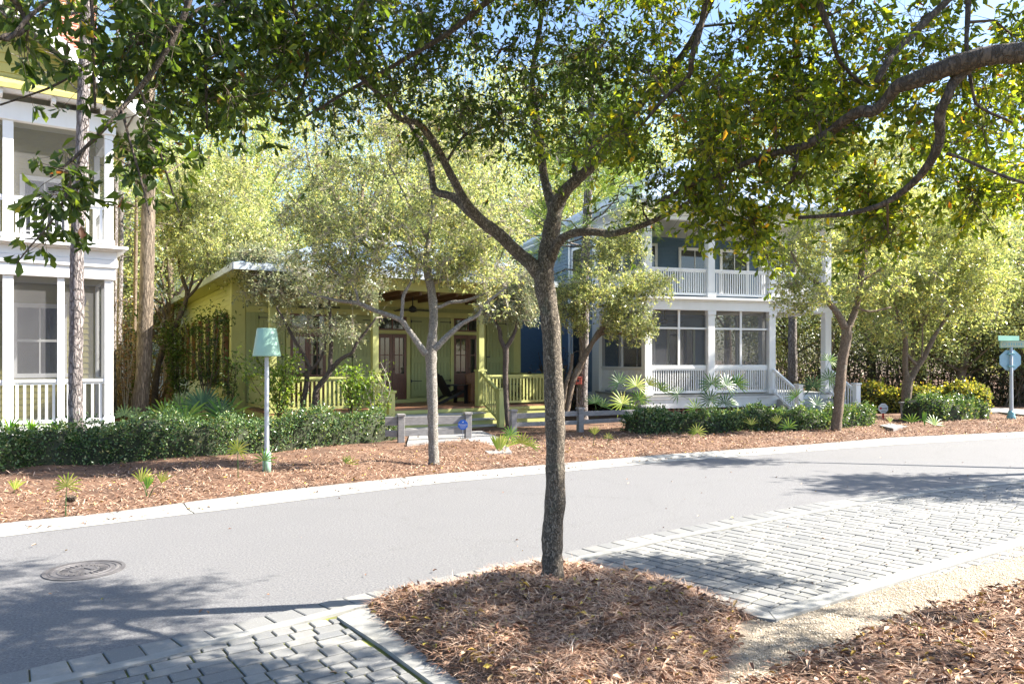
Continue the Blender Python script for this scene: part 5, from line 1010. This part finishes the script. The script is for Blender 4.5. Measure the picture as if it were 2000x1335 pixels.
BG = [
 (262, 31, 9, 2.6, forestleaf, 6000, "dusty tree with browned foliage in the gap left of the cedar"),
 (1770, 30.5, 7.6, 2.7, smalleaf, 7000, "silvery low tree above the yellow leaved hedge"),
 (1880, 31.5, 7.8, 2.9, smalleaf, 7500, "silvery spreading tree left above the street sign"),
 (1995, 32, 8.0, 2.9, forestleaf, 7500, "grey leafed tree right above the street sign"),
 # px, dist, height, crown radius, leaf, n, label
 (60, 34, 17, 4.5, smalleaf, 6500, "tall loose tree behind the red brick chimney"),
 (330, 30, 11, 3.2, smalleaf, 6500, "pale leafed tree filling the gap right of the cedar"),
 (400, 40, 17, 4.6, yelleaf, 7000, "tall yellow green tree above the pale green house"),
 (560, 38, 10.5, 3.4, smalleaf, 5500, "round topped tree behind the yellow cottage roof, left part"),
 (700, 36, 13.5, 3.6, smalleaf, 6500, "grey green tree behind the middle of the yellow cottage roof"),
 (830, 42, 14.5, 4.2, yelleaf, 7500, "yellow green tree behind the pale barked oak's crown"),
 (960, 37, 13, 3.6, smalleaf, 6500, "leafy tree over the right end of the yellow roof"),
 (1090, 40, 16, 4.0, yelleaf, 7000, "tall yellowish tree behind the central trunk's fork"),
 (1240, 50, 18, 5.0, yelleaf, 6500, "tall tree rising behind the blue house, left of its ridge"),
 (1420, 52, 19, 5.2, smalleaf, 6500, "tall tree rising behind the blue house ridge"),
 (1545, 40, 9, 3.6, yelleaf, 7000, "sunny low tree seen through the open porch bay"),
 (1620, 45, 15, 4.6, smalleaf, 7000, "pale tree behind the right corner of the blue house"),
 (1700, 38, 9.5, 3.8, forestleaf, 8000, "dusty green tree behind the steps, over the dark thicket"),
 (1800, 42, 12, 4.4, smalleaf, 8000, "silvery tree behind the two stemmed tree"),
 (1905, 37, 9.5, 3.9, forestleaf, 8500, "broad grey green tree behind the street sign"),
 (2010, 40, 11, 4.4, yelleaf, 8000, "yellow green tree at the right edge behind the sign"),
 (2110, 34, 9, 4.0, forestleaf, 6000, "grey green tree just past the right edge"),
 (1960, 55, 16, 5.5, smalleaf, 6000, "tall far tree over the street sign"),
 (1700, 60, 17, 5.5, yelleaf, 6000, "tall far tree over the gap beside the blue house"),
 (200, 45, 18, 4.6, smalleaf, 6000, "tall far tree behind the white garage"),
 (480, 55, 24, 5.0, yelleaf, 6000, "very tall yellow green tree far behind the leaning tree"),
 (620, 50, 21, 4.4, smalleaf, 6000, "very tall pale tree far behind the street lamp"),
 (770, 58, 26, 5.2, yelleaf, 6500, "very tall tree far behind the pale barked oak, left side"),
 (930, 52, 24, 5.0, smalleaf, 6500, "very tall tree far behind the pale barked oak, right side"),
 (1060, 60, 27, 5.5, yelleaf, 6500, "very tall tree far behind the central trunk"),
 (1320, 62, 27, 5.5, yelleaf, 6000, "very tall tree far behind the blue house, left half"),
 (1500, 60, 25, 5.5, smalleaf, 6000, "very tall tree far behind the blue house, right half"),
 (1780, 62, 24, 5.5, yelleaf, 6000, "very tall tree far beyond the golden hedge"),
 (-60, 40, 16, 5.0, smalleaf, 3500, "tree behind the screened porch house at the left edge"),
]
for px, d_, h, cr, lm, n_, lab in BG: bgtree("broadleaf_tree", lab, X(px, d_), d_, h, cr, lm, n_, L=.0036 * d_ + .02, trunk_r=.15 + h * .006, cb=.30 if h > 12 else .2)
for i, (px, d_, h) in enumerate([(470, 46, 19), (640, 58, 17), (1190, 46, 20), (330, 42, 20), (880, 60, 22)]):
    x = X(px, d_); tr_ = [(x, d_, -.1, .22), (x + .1, d_, h * .3, .2), (x + .15, d_, h * .6, .15), (x, d_, h, .05)]
    pine("pine_tree", ["tall pine with bright green tufts above the leaning tree", "small dark green pine top seen in the sky gap over the pale roof", "tall pine behind the left edge of the blue house", "tall pine with a feathery crown behind the cedar", "very tall far pine behind the pale barked oak"][i], tr_, barkpine, (h * .5, h, 3.4), nb=34, ntuft=260, L=.5, need=34, wd=.035, group="pines behind the houses")
# dark understorey
def thicket(name, label, x0, x1, y, h, lm, n_, L=.12, dep=2.5):
    t = thing(name, label, "thicket", ((x0 + x1) / 2, y, 0), 0, "undergrowth thickets"); k = 60; C = np.column_stack([RNG.uniform(x0, x1, k) - (x0 + x1) / 2, RNG.uniform(0, dep, k), RNG.uniform(.1, h, k)]); i = RNG.integers(0, k, n_)
    P = C[i] + RNG.normal(size=(n_, 3)) * np.array((.7, .5, .45)); P[:, 2] = np.abs(P[:, 2]); V, F = leaves_np(P, RNG.normal(size=(n_, 3)), L * RNG.uniform(.6, 1.2, n_), .5, .4, 'dia', .1); npmesh("foliage", V, F, lm, t)
    mb = MB()
    for _ in range(60):
        a = np.array((random.uniform(x0, x1) - (x0 + x1) / 2, random.uniform(-.2, dep), 0)); b = a + np.array((random.uniform(-.9, .9), random.uniform(-.5, .5), random.uniform(1.2, h + 1))); mb.tube([a, (a + b) / 2 + RNG.normal(size=3) * .2, b], [.035, .025, .01], 5, False)
    mb.build("stems", twigm, t); return t
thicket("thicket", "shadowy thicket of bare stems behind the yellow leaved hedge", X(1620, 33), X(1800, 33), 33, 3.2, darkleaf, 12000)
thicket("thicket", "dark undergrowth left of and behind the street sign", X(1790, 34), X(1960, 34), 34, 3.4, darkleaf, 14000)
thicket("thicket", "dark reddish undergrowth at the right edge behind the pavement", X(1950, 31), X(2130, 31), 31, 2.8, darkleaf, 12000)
thicket("thicket", "undergrowth seen beneath the open porch bay of the blue house", X(1490, 44), X(1660, 44), 44, 3.6, forestleaf, 9000, .16)
thicket("thicket", "brown leafed scrub between the white porch and the cedar", X(222, 25), X(290, 25), 25, 1.3, brownleaf, 2200, .1, 1.5)
thicket("thicket", "brown scrub between the blue cottage and the blue house", X(1060, 30), X(1150, 30), 29, 1.4, brownleaf, 2000, .1, 1.2)
# distant woods closing the horizon
def woods(name, label, x0, x1, y, h, n_, lm):
    k = int((x1 - x0) / 2.2); C = np.column_stack([np.linspace(x0, x1, k) + RNG.normal(size=k), y + RNG.uniform(0, 5, k), RNG.uniform(.3, .62, k) * h]); i = RNG.integers(0, k, n_); P = C[i] + RNG.normal(size=(n_, 3)) * np.array((1.6, 1.2, h * .22)); P[:, 2] = np.abs(P[:, 2])
    V, F = leaves_np(P, RNG.normal(size=(n_, 3)), .30 * RNG.uniform(.6, 1.2, n_), .5, .5, 'dia', .1); o = npmesh(name, V, F, lm); tag(o, label, "woods", None, "stuff"); return o
woods("woods", "far off wood closing the view behind the houses", -75, 75, 72, 12, 110000, forestleaf)

# ---- hedges
def HG(lst, z=.1): return [G(a, b, z) for a, b in lst]
hedge("clipped_hedge", "long dark green clipped hedge in front of the white porch and lamp post, left", "hedge", [(x - .25, y + .62) for x, y in HG([(-160, 948), (0, 922), (130, 912), (260, 905), (380, 898), (480, 888), (600, 878)], .12)], .55, .78, hedgeleaf, 19000, L=.062, z0=.06)
hedge("clipped_hedge", "darker twiggy hedge between the lamp post and the grey fence", "hedge", [(x - .2, y + .5) for x, y in HG([(560, 880), (680, 870), (772, 860)], .13)], .45, .80, hedgeleaf, 6500, L=.06, z0=.06)
hedge("clipped_hedge", "glossy green hedge along the front of the blue house", "hedge", [(x, y + .6) for x, y in HG([(1228, 852), (1300, 850), (1400, 848), (1500, 845), (1600, 842), (1708, 832)], .12)], .5, .62, hedgeleaf, 15000, L=.075, z0=.06)
hedge("clipped_hedge", "short glossy hedge beside the stone post and the pavement", "hedge", [(x, y + .6) for x, y in HG([(1795, 826), (1860, 826), (1925, 820)], .12)], .6, .78, hedgeleaf, 5500, L=.085, z0=.06)
hedge("golden_hedge", "taller yellow leaved hedge behind the two stemmed tree", "hedge", [(X(1660, 28.5), 28.5), (X(1760, 28), 28), (X(1850, 27.4), 27.4), (X(1935, 26.6), 26.6)], .75, .98, hedgeyel, 10000, L=.11, z0=.05)

# ---- shrubs
def shrub(name, label, px, py, d, w_, h, lm, n_, L, stems=9, wid=.32, group=None, twm=twigm, dens=1):
    x, y, z = W(px, py, d); base = np.array((x, y, max(0, z))); t = thing(name, label, "shrub", tuple(base), 0, group); mb = MB(); tips = []
    for i in range(stems):
        a = random.uniform(0, 6.28); r_ = random.uniform(.1, 1) * w_; e = np.array((math.cos(a) * r_, math.sin(a) * r_ * .5, h * random.uniform(.55, 1))); m_ = e * .5 + RNG.normal(size=3) * .08; m_[2] += .1; sp = smooth_path([(0, 0, 0, 0), (*m_, 0), (*e, 0)], 5); pts = [q[:3] for q in sp]
        mb.tube(pts, [.012 * (1 - k / len(pts)) + .003 for k in range(len(pts))], 5, False); tips += pts[3:]
        for _ in range(4):
            p0 = pts[random.randint(3, len(pts) - 2)]; p1 = p0 + RNG.normal(size=3) * w_ * .28 + np.array((0, 0, .1)); mb.tube([p0, (p0 + p1) / 2 + RNG.normal(size=3) * .02, p1], [.005, .004, .002], 4, False); tips += [p1, (p0 + p1) / 2]
    mb.build("stems", twm, t); T_ = np.array(tips); i = RNG.integers(0, len(T_), n_); P = T_[i] + RNG.normal(size=(n_, 3)) * .08; D = RNG.normal(size=(n_, 3)); D[:, 2] -= .3
    V, F = leaves_np(P, D, L * RNG.uniform(.6, 1.2, n_), wid, .6, 'oak', .1); npmesh("foliage", V, F, lm, t); return t
shrub("leafy_shrub", "dark narrow leaved shrub covering the yellow side wall windows", 405, 800, 20.3, .8, 2.9, shrubleaf, 1500, .12, 12)
shrub("leafy_shrub", "dark leafed shrub at the far end of the yellow side wall", 352, 795, 21.5, .6, 2.4, shrubleaf, 1300, .13, 9)
shrub("leafy_shrub", "bare stemmed shrub with few leaves at the yellow wall corner", 447, 810, 19.3, .45, 1.7, shrubleaf, 420, .11, 7)
shrub("leafy_shrub", "bright green sprawling shrub behind the lamp post", 545, 815, 18.7, .9, 1.7, brightleaf, 1500, .10, 12, .5)
shrub("leafy_shrub", "thin bright leafed shrub before the yellow railing, left of the steps", 685, 815, 18.9, .65, 1.45, brightleaf, 800, .10, 9, .5)
shrub("leafy_shrub", "pale twigged shrub at the foot of the yellow porch, left stair rail", 735, 822, 19.0, .45, 1.5, brightleaf, 280, .09, 9, .5, None, twigpale)
shrub("sapling", "pale stemmed sapling with dead brown leaves between porch and cedar", 245, 815, 20.5, .35, 3.6, brownleaf, 420, .10, 5, .4, None, twigpale)
shrub("sapling", "green leafed sapling left of the cedar", 258, 815, 21.5, .4, 3.3, shrubleaf, 600, .11, 6, .4, None, twigpale)

# ---- palmettos
def fan(V, F, c, nrm, up, R_, n_=15, spread=250, wd=.10, droop=.12):
    nrm = unit(np.array(nrm, float)); up = unit(np.array(up, float) - nrm * np.dot(nrm, up)); sd_ = np.cross(nrm, up)
    for i in range(n_):
        a = R(-spread / 2 + spread * i / (n_ - 1)) + random.uniform(-.03, .03); dr = up * math.cos(a) + sd_ * math.sin(a); pr = np.cross(nrm, dr); l = R_ * random.uniform(.85, 1.05) * (1 - .22 * abs(a) / math.pi)
        b = len(V); w_ = l * wd; q = np.array((0, 0, -1.)) * l * droop
        for f, ww, lift in ((.02, .15, 0), (.45, 1, 0), (.8, .6, .35), (1, .04, 1)):
            m_ = c + dr * l * f + q * lift; V.append(m_ - pr * w_ * ww * .5); V.append(m_ + nrm * w_ * ww * .22); V.append(m_ + pr * w_ * ww * .5)
        for k in range(3):
            o_ = b + 3*k; F.append((o_, o_+1, o_+4, o_+3)); F.append((o_+1, o_+2, o_+5, o_+4))
def palmetto(name, label, base, fans, mat_, group=None, cat="palmetto"):
    # fans: (dx,dz,dy,R,blades,spread,mat?) offsets of fan hubs from the base
    t = thing(name, label, cat, base, 0, group); st_ = MB()
    for k, fd in enumerate(fans):
        dx, dz, dy, R_, n_, spd = fd[:6]; mt = fd[6] if len(fd) > 6 else mat_; V = []; F = []; c = np.array((dx, dy, dz)); out = np.array((dx * .8, -.35 + dy * .5, .35 + random.uniform(-.1, .2)))
        nr = np.array((random.uniform(-.4, .4), -1, random.uniform(.1, .6))); fan(V, F, c, nr, np.array((dx * 1.2 + random.uniform(-.2, .2), 0, .9 if dz > 0.02 else .4)), R_, n_, spd)
        npmesh("frond", V, F, mt, t); st_.tube([(0, 0, -.03), (dx * .4, dy * .4, dz * .65), tuple(c)], [.008, .006, .004], 5, False)
    st_.build("stalks", palmd, t); return t
seeds = [ # px, base py, hub height px, R px, blades, spread, mat, label
 (27, 965, 6, 30, 8, 80, palmy, "small upright palmetto seedling at the far left of the straw bank"),
 (128, 1003, 52, 34, 13, 230, palmy, "pale fan palmetto seedling beside the pine cone"),
 (465, 938, 52, 30, 14, 260, palmy, "fan palmetto seedling on a thin stalk left of the lamp post"),
 (517, 925, 25, 30, 10, 200, palmg, "palmetto seedling against the foot of the lamp post"),
 (1361, 855, 12, 24, 14, 260, palmy, "round pale palmetto seedling before the hedge of the blue house"),
 (1159, 872, 22, 22, 7, 90, palmy, "narrow palmetto seedling just right of the near trunk"),
 (1187, 874, 16, 14, 7, 180, palmy, "little yellow green palmetto seedling, second right of the near trunk"),
 (1468, 848, 16, 22, 8, 120, palmy, "bright palmetto seedling at the hedge foot left of the street oak"),
 (1738, 832, 6, 16, 5, 80, palmy, "tiny yellow palmetto blades beside the little pavement slab"),
 (1781, 832, 4, 26, 8, 130, palmg, "spiky palmetto seedling in front of the stone post"),
 (1943, 790, 4, 12, 6, 100, palmg, "far palmetto tuft behind the pavement, left of the sign pole"),
]
for px, py, hz, Rp, nb, spd, mt, lab in seeds:
    x, y = G(px, py, .12); z = float(bank_h(np.array([x]), np.array([y]), np.array([2.]))[0]); k = y / FPX
    palmetto("palmetto_seedling", lab, (x, y, z), [(random.uniform(-.03, .03), hz * k, -.02, Rp * k, nb, spd)], mt, "palmetto seedlings on the straw bank")
def pl(name, lab, px, py, fans, mt, d=None, z=.12, group=None):
    if d is None: x, y = G(px, py, z)
    else: x, y, z = W(px, py, d)
    k = y / FPX; return palmetto(name, lab, (x, y, z - .03), [((fx - px) * k, (py - fy) * k, dy, R_ * k, n_, sp_, *m_) for fx, fy, dy, R_, n_, sp_, *m_ in fans], mt, group)
pl("palmetto_seedling", "group of three palmetto fans on the bank left of the lamp", 288, 968, [(275, 937, 0, 36, 8, 100), (290, 950, -.05, 32, 9, 50, palmg), (312, 940, .05, 32, 7, 90)], palmy, group="palmetto seedlings on the straw bank")
pl("palmetto_seedling", "small pair of yellow fans on the bank right of the lamp", 679, 915, [(674, 900, 0, 20, 7, 90, palmg), (684, 903, 0, 22, 6, 150)], palmy, group="palmetto seedlings on the straw bank")
pl("palmetto_plant", "yellow and blue green palmetto beside the garden path", 985, 885, [(975, 880, -.1, 42, 12, 60), (997, 848, .1, 26, 16, 300, palmg), (990, 870, .05, 30, 8, 120)], palmy)
pl("palmetto_plant", "low palmetto right of the garden path with two open fans", 1015, 882, [(1020, 862, 0, 28, 12, 200), (1036, 868, .05, 24, 11, 220, palmg)], palmy)
pl("palmetto_plant", "palmetto seedling pair left of the street oak, one fan raised", 1540, 850, [(1518, 825, 0, 22, 7, 90), (1540, 832, 0, 24, 10, 200, palmg)], palmy)
pl("palmetto_plant", "palmetto in front of the short hedge with one upright blade", 1808, 836, [(1806, 830, 0, 34, 4, 14), (1826, 828, 0, 30, 9, 150)], palmg)
pl("palmetto_plant", "tall bright palmetto before the left porch bay of the blue house", 1232, 822, [(1243, 752, 0, 34, 14, 240, palmy), (1210, 745, .1, 30, 13, 260, palmd), (1214, 785, -.2, 36, 14, 240, palmy), (1248, 778, 0, 30, 14, 260), (1268, 750, .1, 24, 9, 120, palmy), (1230, 800, -.2, 30, 13, 260), (1290, 760, 0, 26, 10, 150)], palmg, d=22.4)
pl("palmetto_plant", "spreading palmetto before the middle porch bay of the blue house", 1395, 825, [(1390, 748, 0, 30, 15, 260), (1418, 750, 0, 34, 15, 270), (1440, 748, .1, 30, 14, 200, palmg), (1385, 778, -.1, 30, 16, 300, palmd), (1412, 785, -.2, 28, 14, 260, palmd), (1355, 795, -.2, 28, 12, 240, palmg), (1326, 768, .1, 24, 11, 220, palmd), (1430, 790, 0, 22, 7, 80)], palmd, d=22.6)
pl("palmetto_plant", "palmetto fans before the white steps left of the street oak", 1590, 828, [(1588, 752, 0, 32, 14, 260, palmd), (1622, 738, .1, 28, 15, 280), (1622, 702, .1, 24, 13, 240, palmg), (1553, 772, -.1, 26, 11, 170, palmg), (1590, 788, -.2, 28, 12, 240, palmd)], palmd, d=22.9)
pl("palmetto_plant", "dark saw palmetto clump under the yellow side wall", 392, 820, [(395, 795, 0, 56, 24, 210), (345, 800, .1, 55, 20, 190), (430, 805, -.1, 45, 18, 200), (370, 812, -.2, 62, 16, 230, palmg), (440, 815, -.1, 60, 12, 200, palmg), (320, 812, .1, 50, 14, 180, palmg)], palmd, d=18.6)
pl("palmetto_plant", "dark palmetto at the foot of the brown stems left of the cedar", 243, 822, [(243, 808, 0, 30, 12, 200), (262, 812, 0, 28, 10, 180), (230, 812, .1, 22, 9, 160)], palmd, d=17.5)
pl("palmetto_plant", "dark grassy palmetto behind the rail fence beside the blue house wall", 1165, 810, [(1162, 785, 0, 26, 10, 160), (1175, 792, 0, 24, 9, 150)], palmd, d=23.0)
def strappy(name, lab, px, py, d, n_, L, mt):
    x, y, z = W(px, py, d); t = thing(name, lab, "yucca", (x, y, z), 0, "strap leaved plants by the white porch"); V = []; F = []
    for i in range(n_):
        a = random.uniform(0, 6.28); e = random.uniform(.5, 1.35); dr = np.array((math.cos(a) * math.cos(e), math.sin(a) * math.cos(e), math.sin(e))); l = L * random.uniform(.7, 1.1); pr = unit(np.cross(dr, (0, 0, 1))); b = len(V)
        for f, w_ in ((0, .6), (.5, 1), (.8, .6), (1, .05)):
            m_ = dr * l * f + np.array((0, 0, -.25 * l * f**3)); V.append(m_ - pr * w_ * .018); V.append(m_ + pr * w_ * .018)
        for k in range(3): F.append((b + 2*k, b + 2*k + 1, b + 2*k + 3, b + 2*k + 2))
    npmesh("foliage", V, F, mt, t); return t
for i, (px, lab) in enumerate([(20, "strap leaved yucca at the left edge above the hedge"), (62, "strap leaved yucca in front of the middle screen bay"), (108, "strap leaved yucca nearest the scaly pine trunk")]): strappy("yucca_plant", lab, px, 848, 15.0 + i * .25, 34, .5, palmg)

# ================================================================== street furniture and small things
# lamp
lx, ly = G(521, 925, .1); lz = .10
t = thing("street_lamp", "mint green cone shaded street lamp on a pale pole, standing on the straw bank", "street lamp", (lx, ly, lz))
k = ly / FPX
MB().lathe([(0, 0), (8*k, 0), (8*k, .22*1), (7*k, .25), (8.2*k, .27), (8.2*k, .36), (5*k, .40), (0, .4)], (0, 0, 0), 20).build("base", lampm, t, True)
MB().lathe([(4.6*k, .38), (4.2*k, 1.4), (4.0*k, 228*k)], (0, 0, 0), 16).build("pole", lampp, t, True)
MB().lathe([(0, 284*k), (18*k, 284*k), (18.5*k, 283*k), (26.5*k, 231*k), (26.5*k, 229.5*k), (25*k, 230*k), (17.5*k, 280*k), (0, 280*k)], (0, 0, 0), 40).build("lamp_shade", lampm, t, True)
MB().lathe([(0, 240*k), (6*k, 242*k), (8*k, 255*k), (4*k, 270*k), (4*k, 280*k), (0, 280*k)], (0, 0, 0), 16).build("bulb_globe", signwhite, t, True)
# rail fences
def railfence(name, lab, posts, rails, top=.80, ext=None):
    t = thing(name, lab, "fence", (posts[0][0], posts[0][1], 0)); o0 = Vector((posts[0][0], posts[0][1], 0))
    for i, q in enumerate(posts):
        x, y = q[0] - o0.x, q[1] - o0.y; dirv = Vector((posts[-1][0] - posts[0][0], posts[-1][1] - posts[0][1], 0)).normalized(); n_ = Vector((-dirv.y, dirv.x, 0)); a = dirv * .075; b = n_ * .075; mb = MB(); c = Vector((x, y, 0))
        def sq(c, s, z0, z1):
            i0 = len(mb.v)
            for z in (z0, z1): mb.v.extend([tuple(c - a*s - b*s + Vector((0, 0, z))), tuple(c + a*s - b*s + Vector((0, 0, z))), tuple(c + a*s + b*s + Vector((0, 0, z))), tuple(c - a*s + b*s + Vector((0, 0, z)))])
            mb.f.extend([(i0, i0+1, i0+5, i0+4), (i0+1, i0+2, i0+6, i0+5), (i0+2, i0+3, i0+7, i0+6), (i0+3, i0, i0+4, i0+7), (i0+4, i0+5, i0+6, i0+7), (i0+3, i0+2, i0+1, i0)])
        sq(c, 1, .02, top); sq(c, 1.25, top, top + .05); mb.build("post", fencew, t, bevel=.006)
    P = [Vector((q[0] - o0.x, q[1] - o0.y, 0)) for q in (ext or posts)]
    for z, h in rails:
        for i in range(len(P) - 1):
            d_ = (P[i+1] - P[i]).normalized(); n_ = Vector((d_.y, -d_.x, 0)) * .0
            MB().bar(tuple(P[i] + d_ * .08 + Vector((0, 0, z))), tuple(P[i+1] - d_ * .08 + Vector((0, 0, z + random.uniform(-.015, .015)))), .05, h).build("rail", fencew, t, bevel=.005)
    return t
pA = (X(783, 17.7), 17.7); pB = (X(914, 18.2), 18.2); railfence("rail_fence", "weathered grey two rail fence left of the garden path, partly overgrown", [pA, pB], [(.64, .20), (.36, .15)], .76, [(X(745, 17.6), 17.6), pA, pB])
pC = (X(1002, 19.5), 19.5); pD = (X(1133, 20.3), 20.3); pE = (X(1254, 21.3), 21.3); railfence("rail_fence", "weathered grey two rail fence right of the garden path, ending at the blue house hedge", [pC, pD, pE], [(.62, .13), (.40, .11)], .74)
# text helper
def text(body, size, loc, rot, mat_, parent, name="lettering", ext=.001):
    cu = bpy.data.curves.new(name, 'FONT'); cu.body = body; cu.size = size; cu.align_x = 'CENTER'; cu.align_y = 'CENTER'; cu.extrude = ext; cu.materials.append(mat_)
    tmp = bpy.data.objects.new(name, cu); me = bpy.data.meshes.new_from_object(tmp); bpy.data.objects.remove(tmp); me.name = name
    o = bpy.data.objects.new(name, me); COL.objects.link(o); o.parent = parent; o.location = loc; o.rotation_euler = rot
    return o
def octagon(r_, y0, y1, cz): 
    pts = [(r_ * math.cos(math.pi / 8 + i * math.pi / 4), cz + r_ * math.sin(math.pi / 8 + i * math.pi / 4)) for i in range(8)]; mb = MB(); mb.prism(pts, 'y', y0, y1); return mb
# blue security sign
sx_, sy_ = X(904, 17.95), 17.95
t = thing("yard_sign", "small blue octagonal yard sign on a thin stake in front of the grey fence post", "sign", (sx_, sy_, .12), R(6)); kk = sy_ / FPX; cz = EYE - .12 - (829 - HOR) * kk
octagon(.124, -.006, .006, cz).build("panel", signblue, t); MB().box(-.008, .007, 0, .008, .016, cz + .05).build("stake", lampp, t)
text("Wimsco", .062, (0, -.008, cz + .002), (R(90), 0, 0), signwhite, t); MB().box(-.07, -.010, cz - .043, .07, -.0065, cz - .035).box(-.055, -.010, cz - .072, .055, -.0065, cz - .066).build("small_print", signwhite, t)
MB().prism([(-.02, cz + .062), (0, cz + .05), (.018, cz + .058), (.022, cz + .085), (.006, cz + .07), (-.008, cz + .075)], 'y', -.010, -.0065).build("emblem", signwhite, t)
# white security sign
d = 24.6; t = thing("yard_sign", "white octagonal yard sign with red mark and red stake in the hedge gap", "sign", (X(1725, d), d, .12), R(4)); kk = d / FPX; cz = EYE - .12 - (797 - HOR) * kk
octagon(.17, -.006, .006, cz).build("panel", signwhite, t); MB().box(-.03, .0, 0, .03, .016, cz - .10).build("stake", red, t)
MB().box(-.13, -.010, cz - .03, -.05, -.0065, cz + .035).build("emblem", red, t); mb = MB()
for i in range(4): mb.box(-.035 + i * .042, -.010, cz - .02, -.005 + i * .042, -.0065, cz + .02)
mb.box(-.08, -.010, cz - .10, .08, -.0065, cz - .085).box(-.06, -.010, cz + .085, .06, -.0065, cz + .097).build("small_print", fencew, t)
# stone post
d = 24.4; t = thing("stone_post", "square tan stone post with a flat cap at the end of the short hedge", "post", (X(1773, d), d, .05), R(14)); MB().box(-.15, -.15, 0, .15, .15, .60).build("shaft", conc, t, bevel=.01); MB().box(-.19, -.19, .60, .19, .19, .65).build("cap", conc, t, bevel=.008)
# stop sign seen from behind
gx, gy = G(1975, 818, .15); kk = gy / FPX
t = thing("stop_sign", "back of a pale blue octagonal road sign under street name blades at the right edge", "street sign", (gx, gy, .12), R(-6))
MB().lathe([(0, 0), (.13, 0), (.13, .12), (.10, .16), (.11, .22), (.07, .3), (.0, .3)], (0, 0, 0), 14).build("base", teal, t, True); zt = (818 - 683) * kk
MB().lathe([(.06, .28), (.05, 1.4), (.045, zt + .12), (0, zt + .12)], (0, 0, 0), 12).build("pole", lampp, t, True)
zc = (818 - 701) * kk; oc = octagon(.35, .055, .07, zc).build("octagon_panel", signb, t)
MB().box(-.09, -.05, zc + .17, .09, .054, zc + .23).box(-.09, -.05, zc - .23, .09, .054, zc - .17).build("clamp", teal, t, bevel=.006)
zn = (818 - 670) * kk
nb_ = MB().box(-.36, -.03, zn - .12, .42, -.005, zn + .12).build("name_blade", greensign, t); MB().box(-.34, -.034, zn - .10, .40, -.031, zn + .10).build("panel_face", palegreen, nb_)
MB().bar((-.55, -.3, zn + .19), (.35, .22, zn + .19), .02, .16).build("name_blade", greensign, t); c_ = MB(); c_.lathe([(.05, 0), (.07, 0), (.07, .004), (.05, .004)], (0, 0, 0), 20); e = c_.build("emblem", teal, t); e.location = (-.22, -.035, zn); e.rotation_euler = (R(90), 0, 0)
mb = MB()
for i in range(6): mb.box(-.10 + i * .075, -.037, zn - .04, -.06 + i * .075, -.0345, zn + .045)
mb.build("lettering", teal, t)
# manhole
mx_, my_ = G(165, 1113, 0)
t = thing("manhole_cover", "round cast iron manhole cover set in the asphalt at lower left", "manhole cover", (mx_, my_, .0), R(35))
MB().lathe([(.365, .002), (.365, .009), (.33, .010), (.33, .005), (.318, .005)], (0, 0, 0), 48).build("frame", iron, t)
mb = MB().lathe([(0, .009), (.10, .009), (.11, .013), (.125, .013), (.13, .008), (.22, .008), (.225, .013), (.24, .013), (.245, .008), (.275, .008), (.28, .013), (.30, .013), (.305, .008), (.318, .008), (.318, .004)], (0, 0, 0), 48)
mb.prism([(-.08, -.06), (0, .10), (.08, -.06), (.055, -.06), (0, .05), (-.055, -.06)], 'z', .0092, .016)
for i in range(24): a = i * math.pi / 12; mb.bar((.14 * math.cos(a), .14 * math.sin(a), .010), (.21 * math.cos(a), .21 * math.sin(a), .010), .014, .008)
mb.build("lid", iron, t)
# pine cone
cx_, cy_ = G(138, 979, .13); t = thing("pine_cone", "brown open pine cone lying on the straw by the pale seedling", "pine cone", (cx_, cy_, .17), .5); mb = MB(); 
for i in range(90):
    f = i / 90; z = -.075 + .15 * f; rr = .052 * math.sin(math.pi * (f * .85 + .1)) ** .7; a = i * 2.4; c = Vector((math.cos(a) * rr * .4, math.sin(a) * rr * .4, z)); e = Vector((math.cos(a) * rr, math.sin(a) * rr, z + .012)); s_ = Vector((-math.sin(a), math.cos(a), 0)) * .012
    mb.poly([c - s_ * .5, e - s_, e + s_, c + s_ * .5]); mb.poly([e - s_, e - s_ + Vector((0, 0, -.006)), e + s_ + Vector((0, 0, -.006)), e + s_])
o = mb.build("scales", barkcedar, t); o.rotation_euler = (R(80), 0, .9); o = MB().lathe([(0, -.07), (.02, -.05), (.028, 0), (.015, .06), (0, .075)], (0, 0, 0), 8).build("core", barkdark, t); o.rotation_euler = (R(80), 0, .9)
# red hanging box
d = 22.8; x, y, z = W(1127, 743, d); t = thing("nest_box", "faded red box fixed on a stake beside the slim pine trunk", "box", (x, y, 0), R(10)); MB().box(-.12, -.12, z - .11, .12, .12, z + .09).build("body", redbox, t, bevel=.01); MB().box(-.14, -.14, z + .09, .14, .14, z + .115).build("lid", redbox, t); MB().box(-.02, -.02, 0, .02, .02, z - .11).build("stake", barkdark, t); MB().lathe([(0, 0), (.035, 0), (.035, .004), (0, .004)], (0, 0, 0), 12).build("entrance_hole", black, t, loc=(0, -.121, z)).rotation_euler = (R(90), 0, 0)
# pipe marker (white) left of slim pine
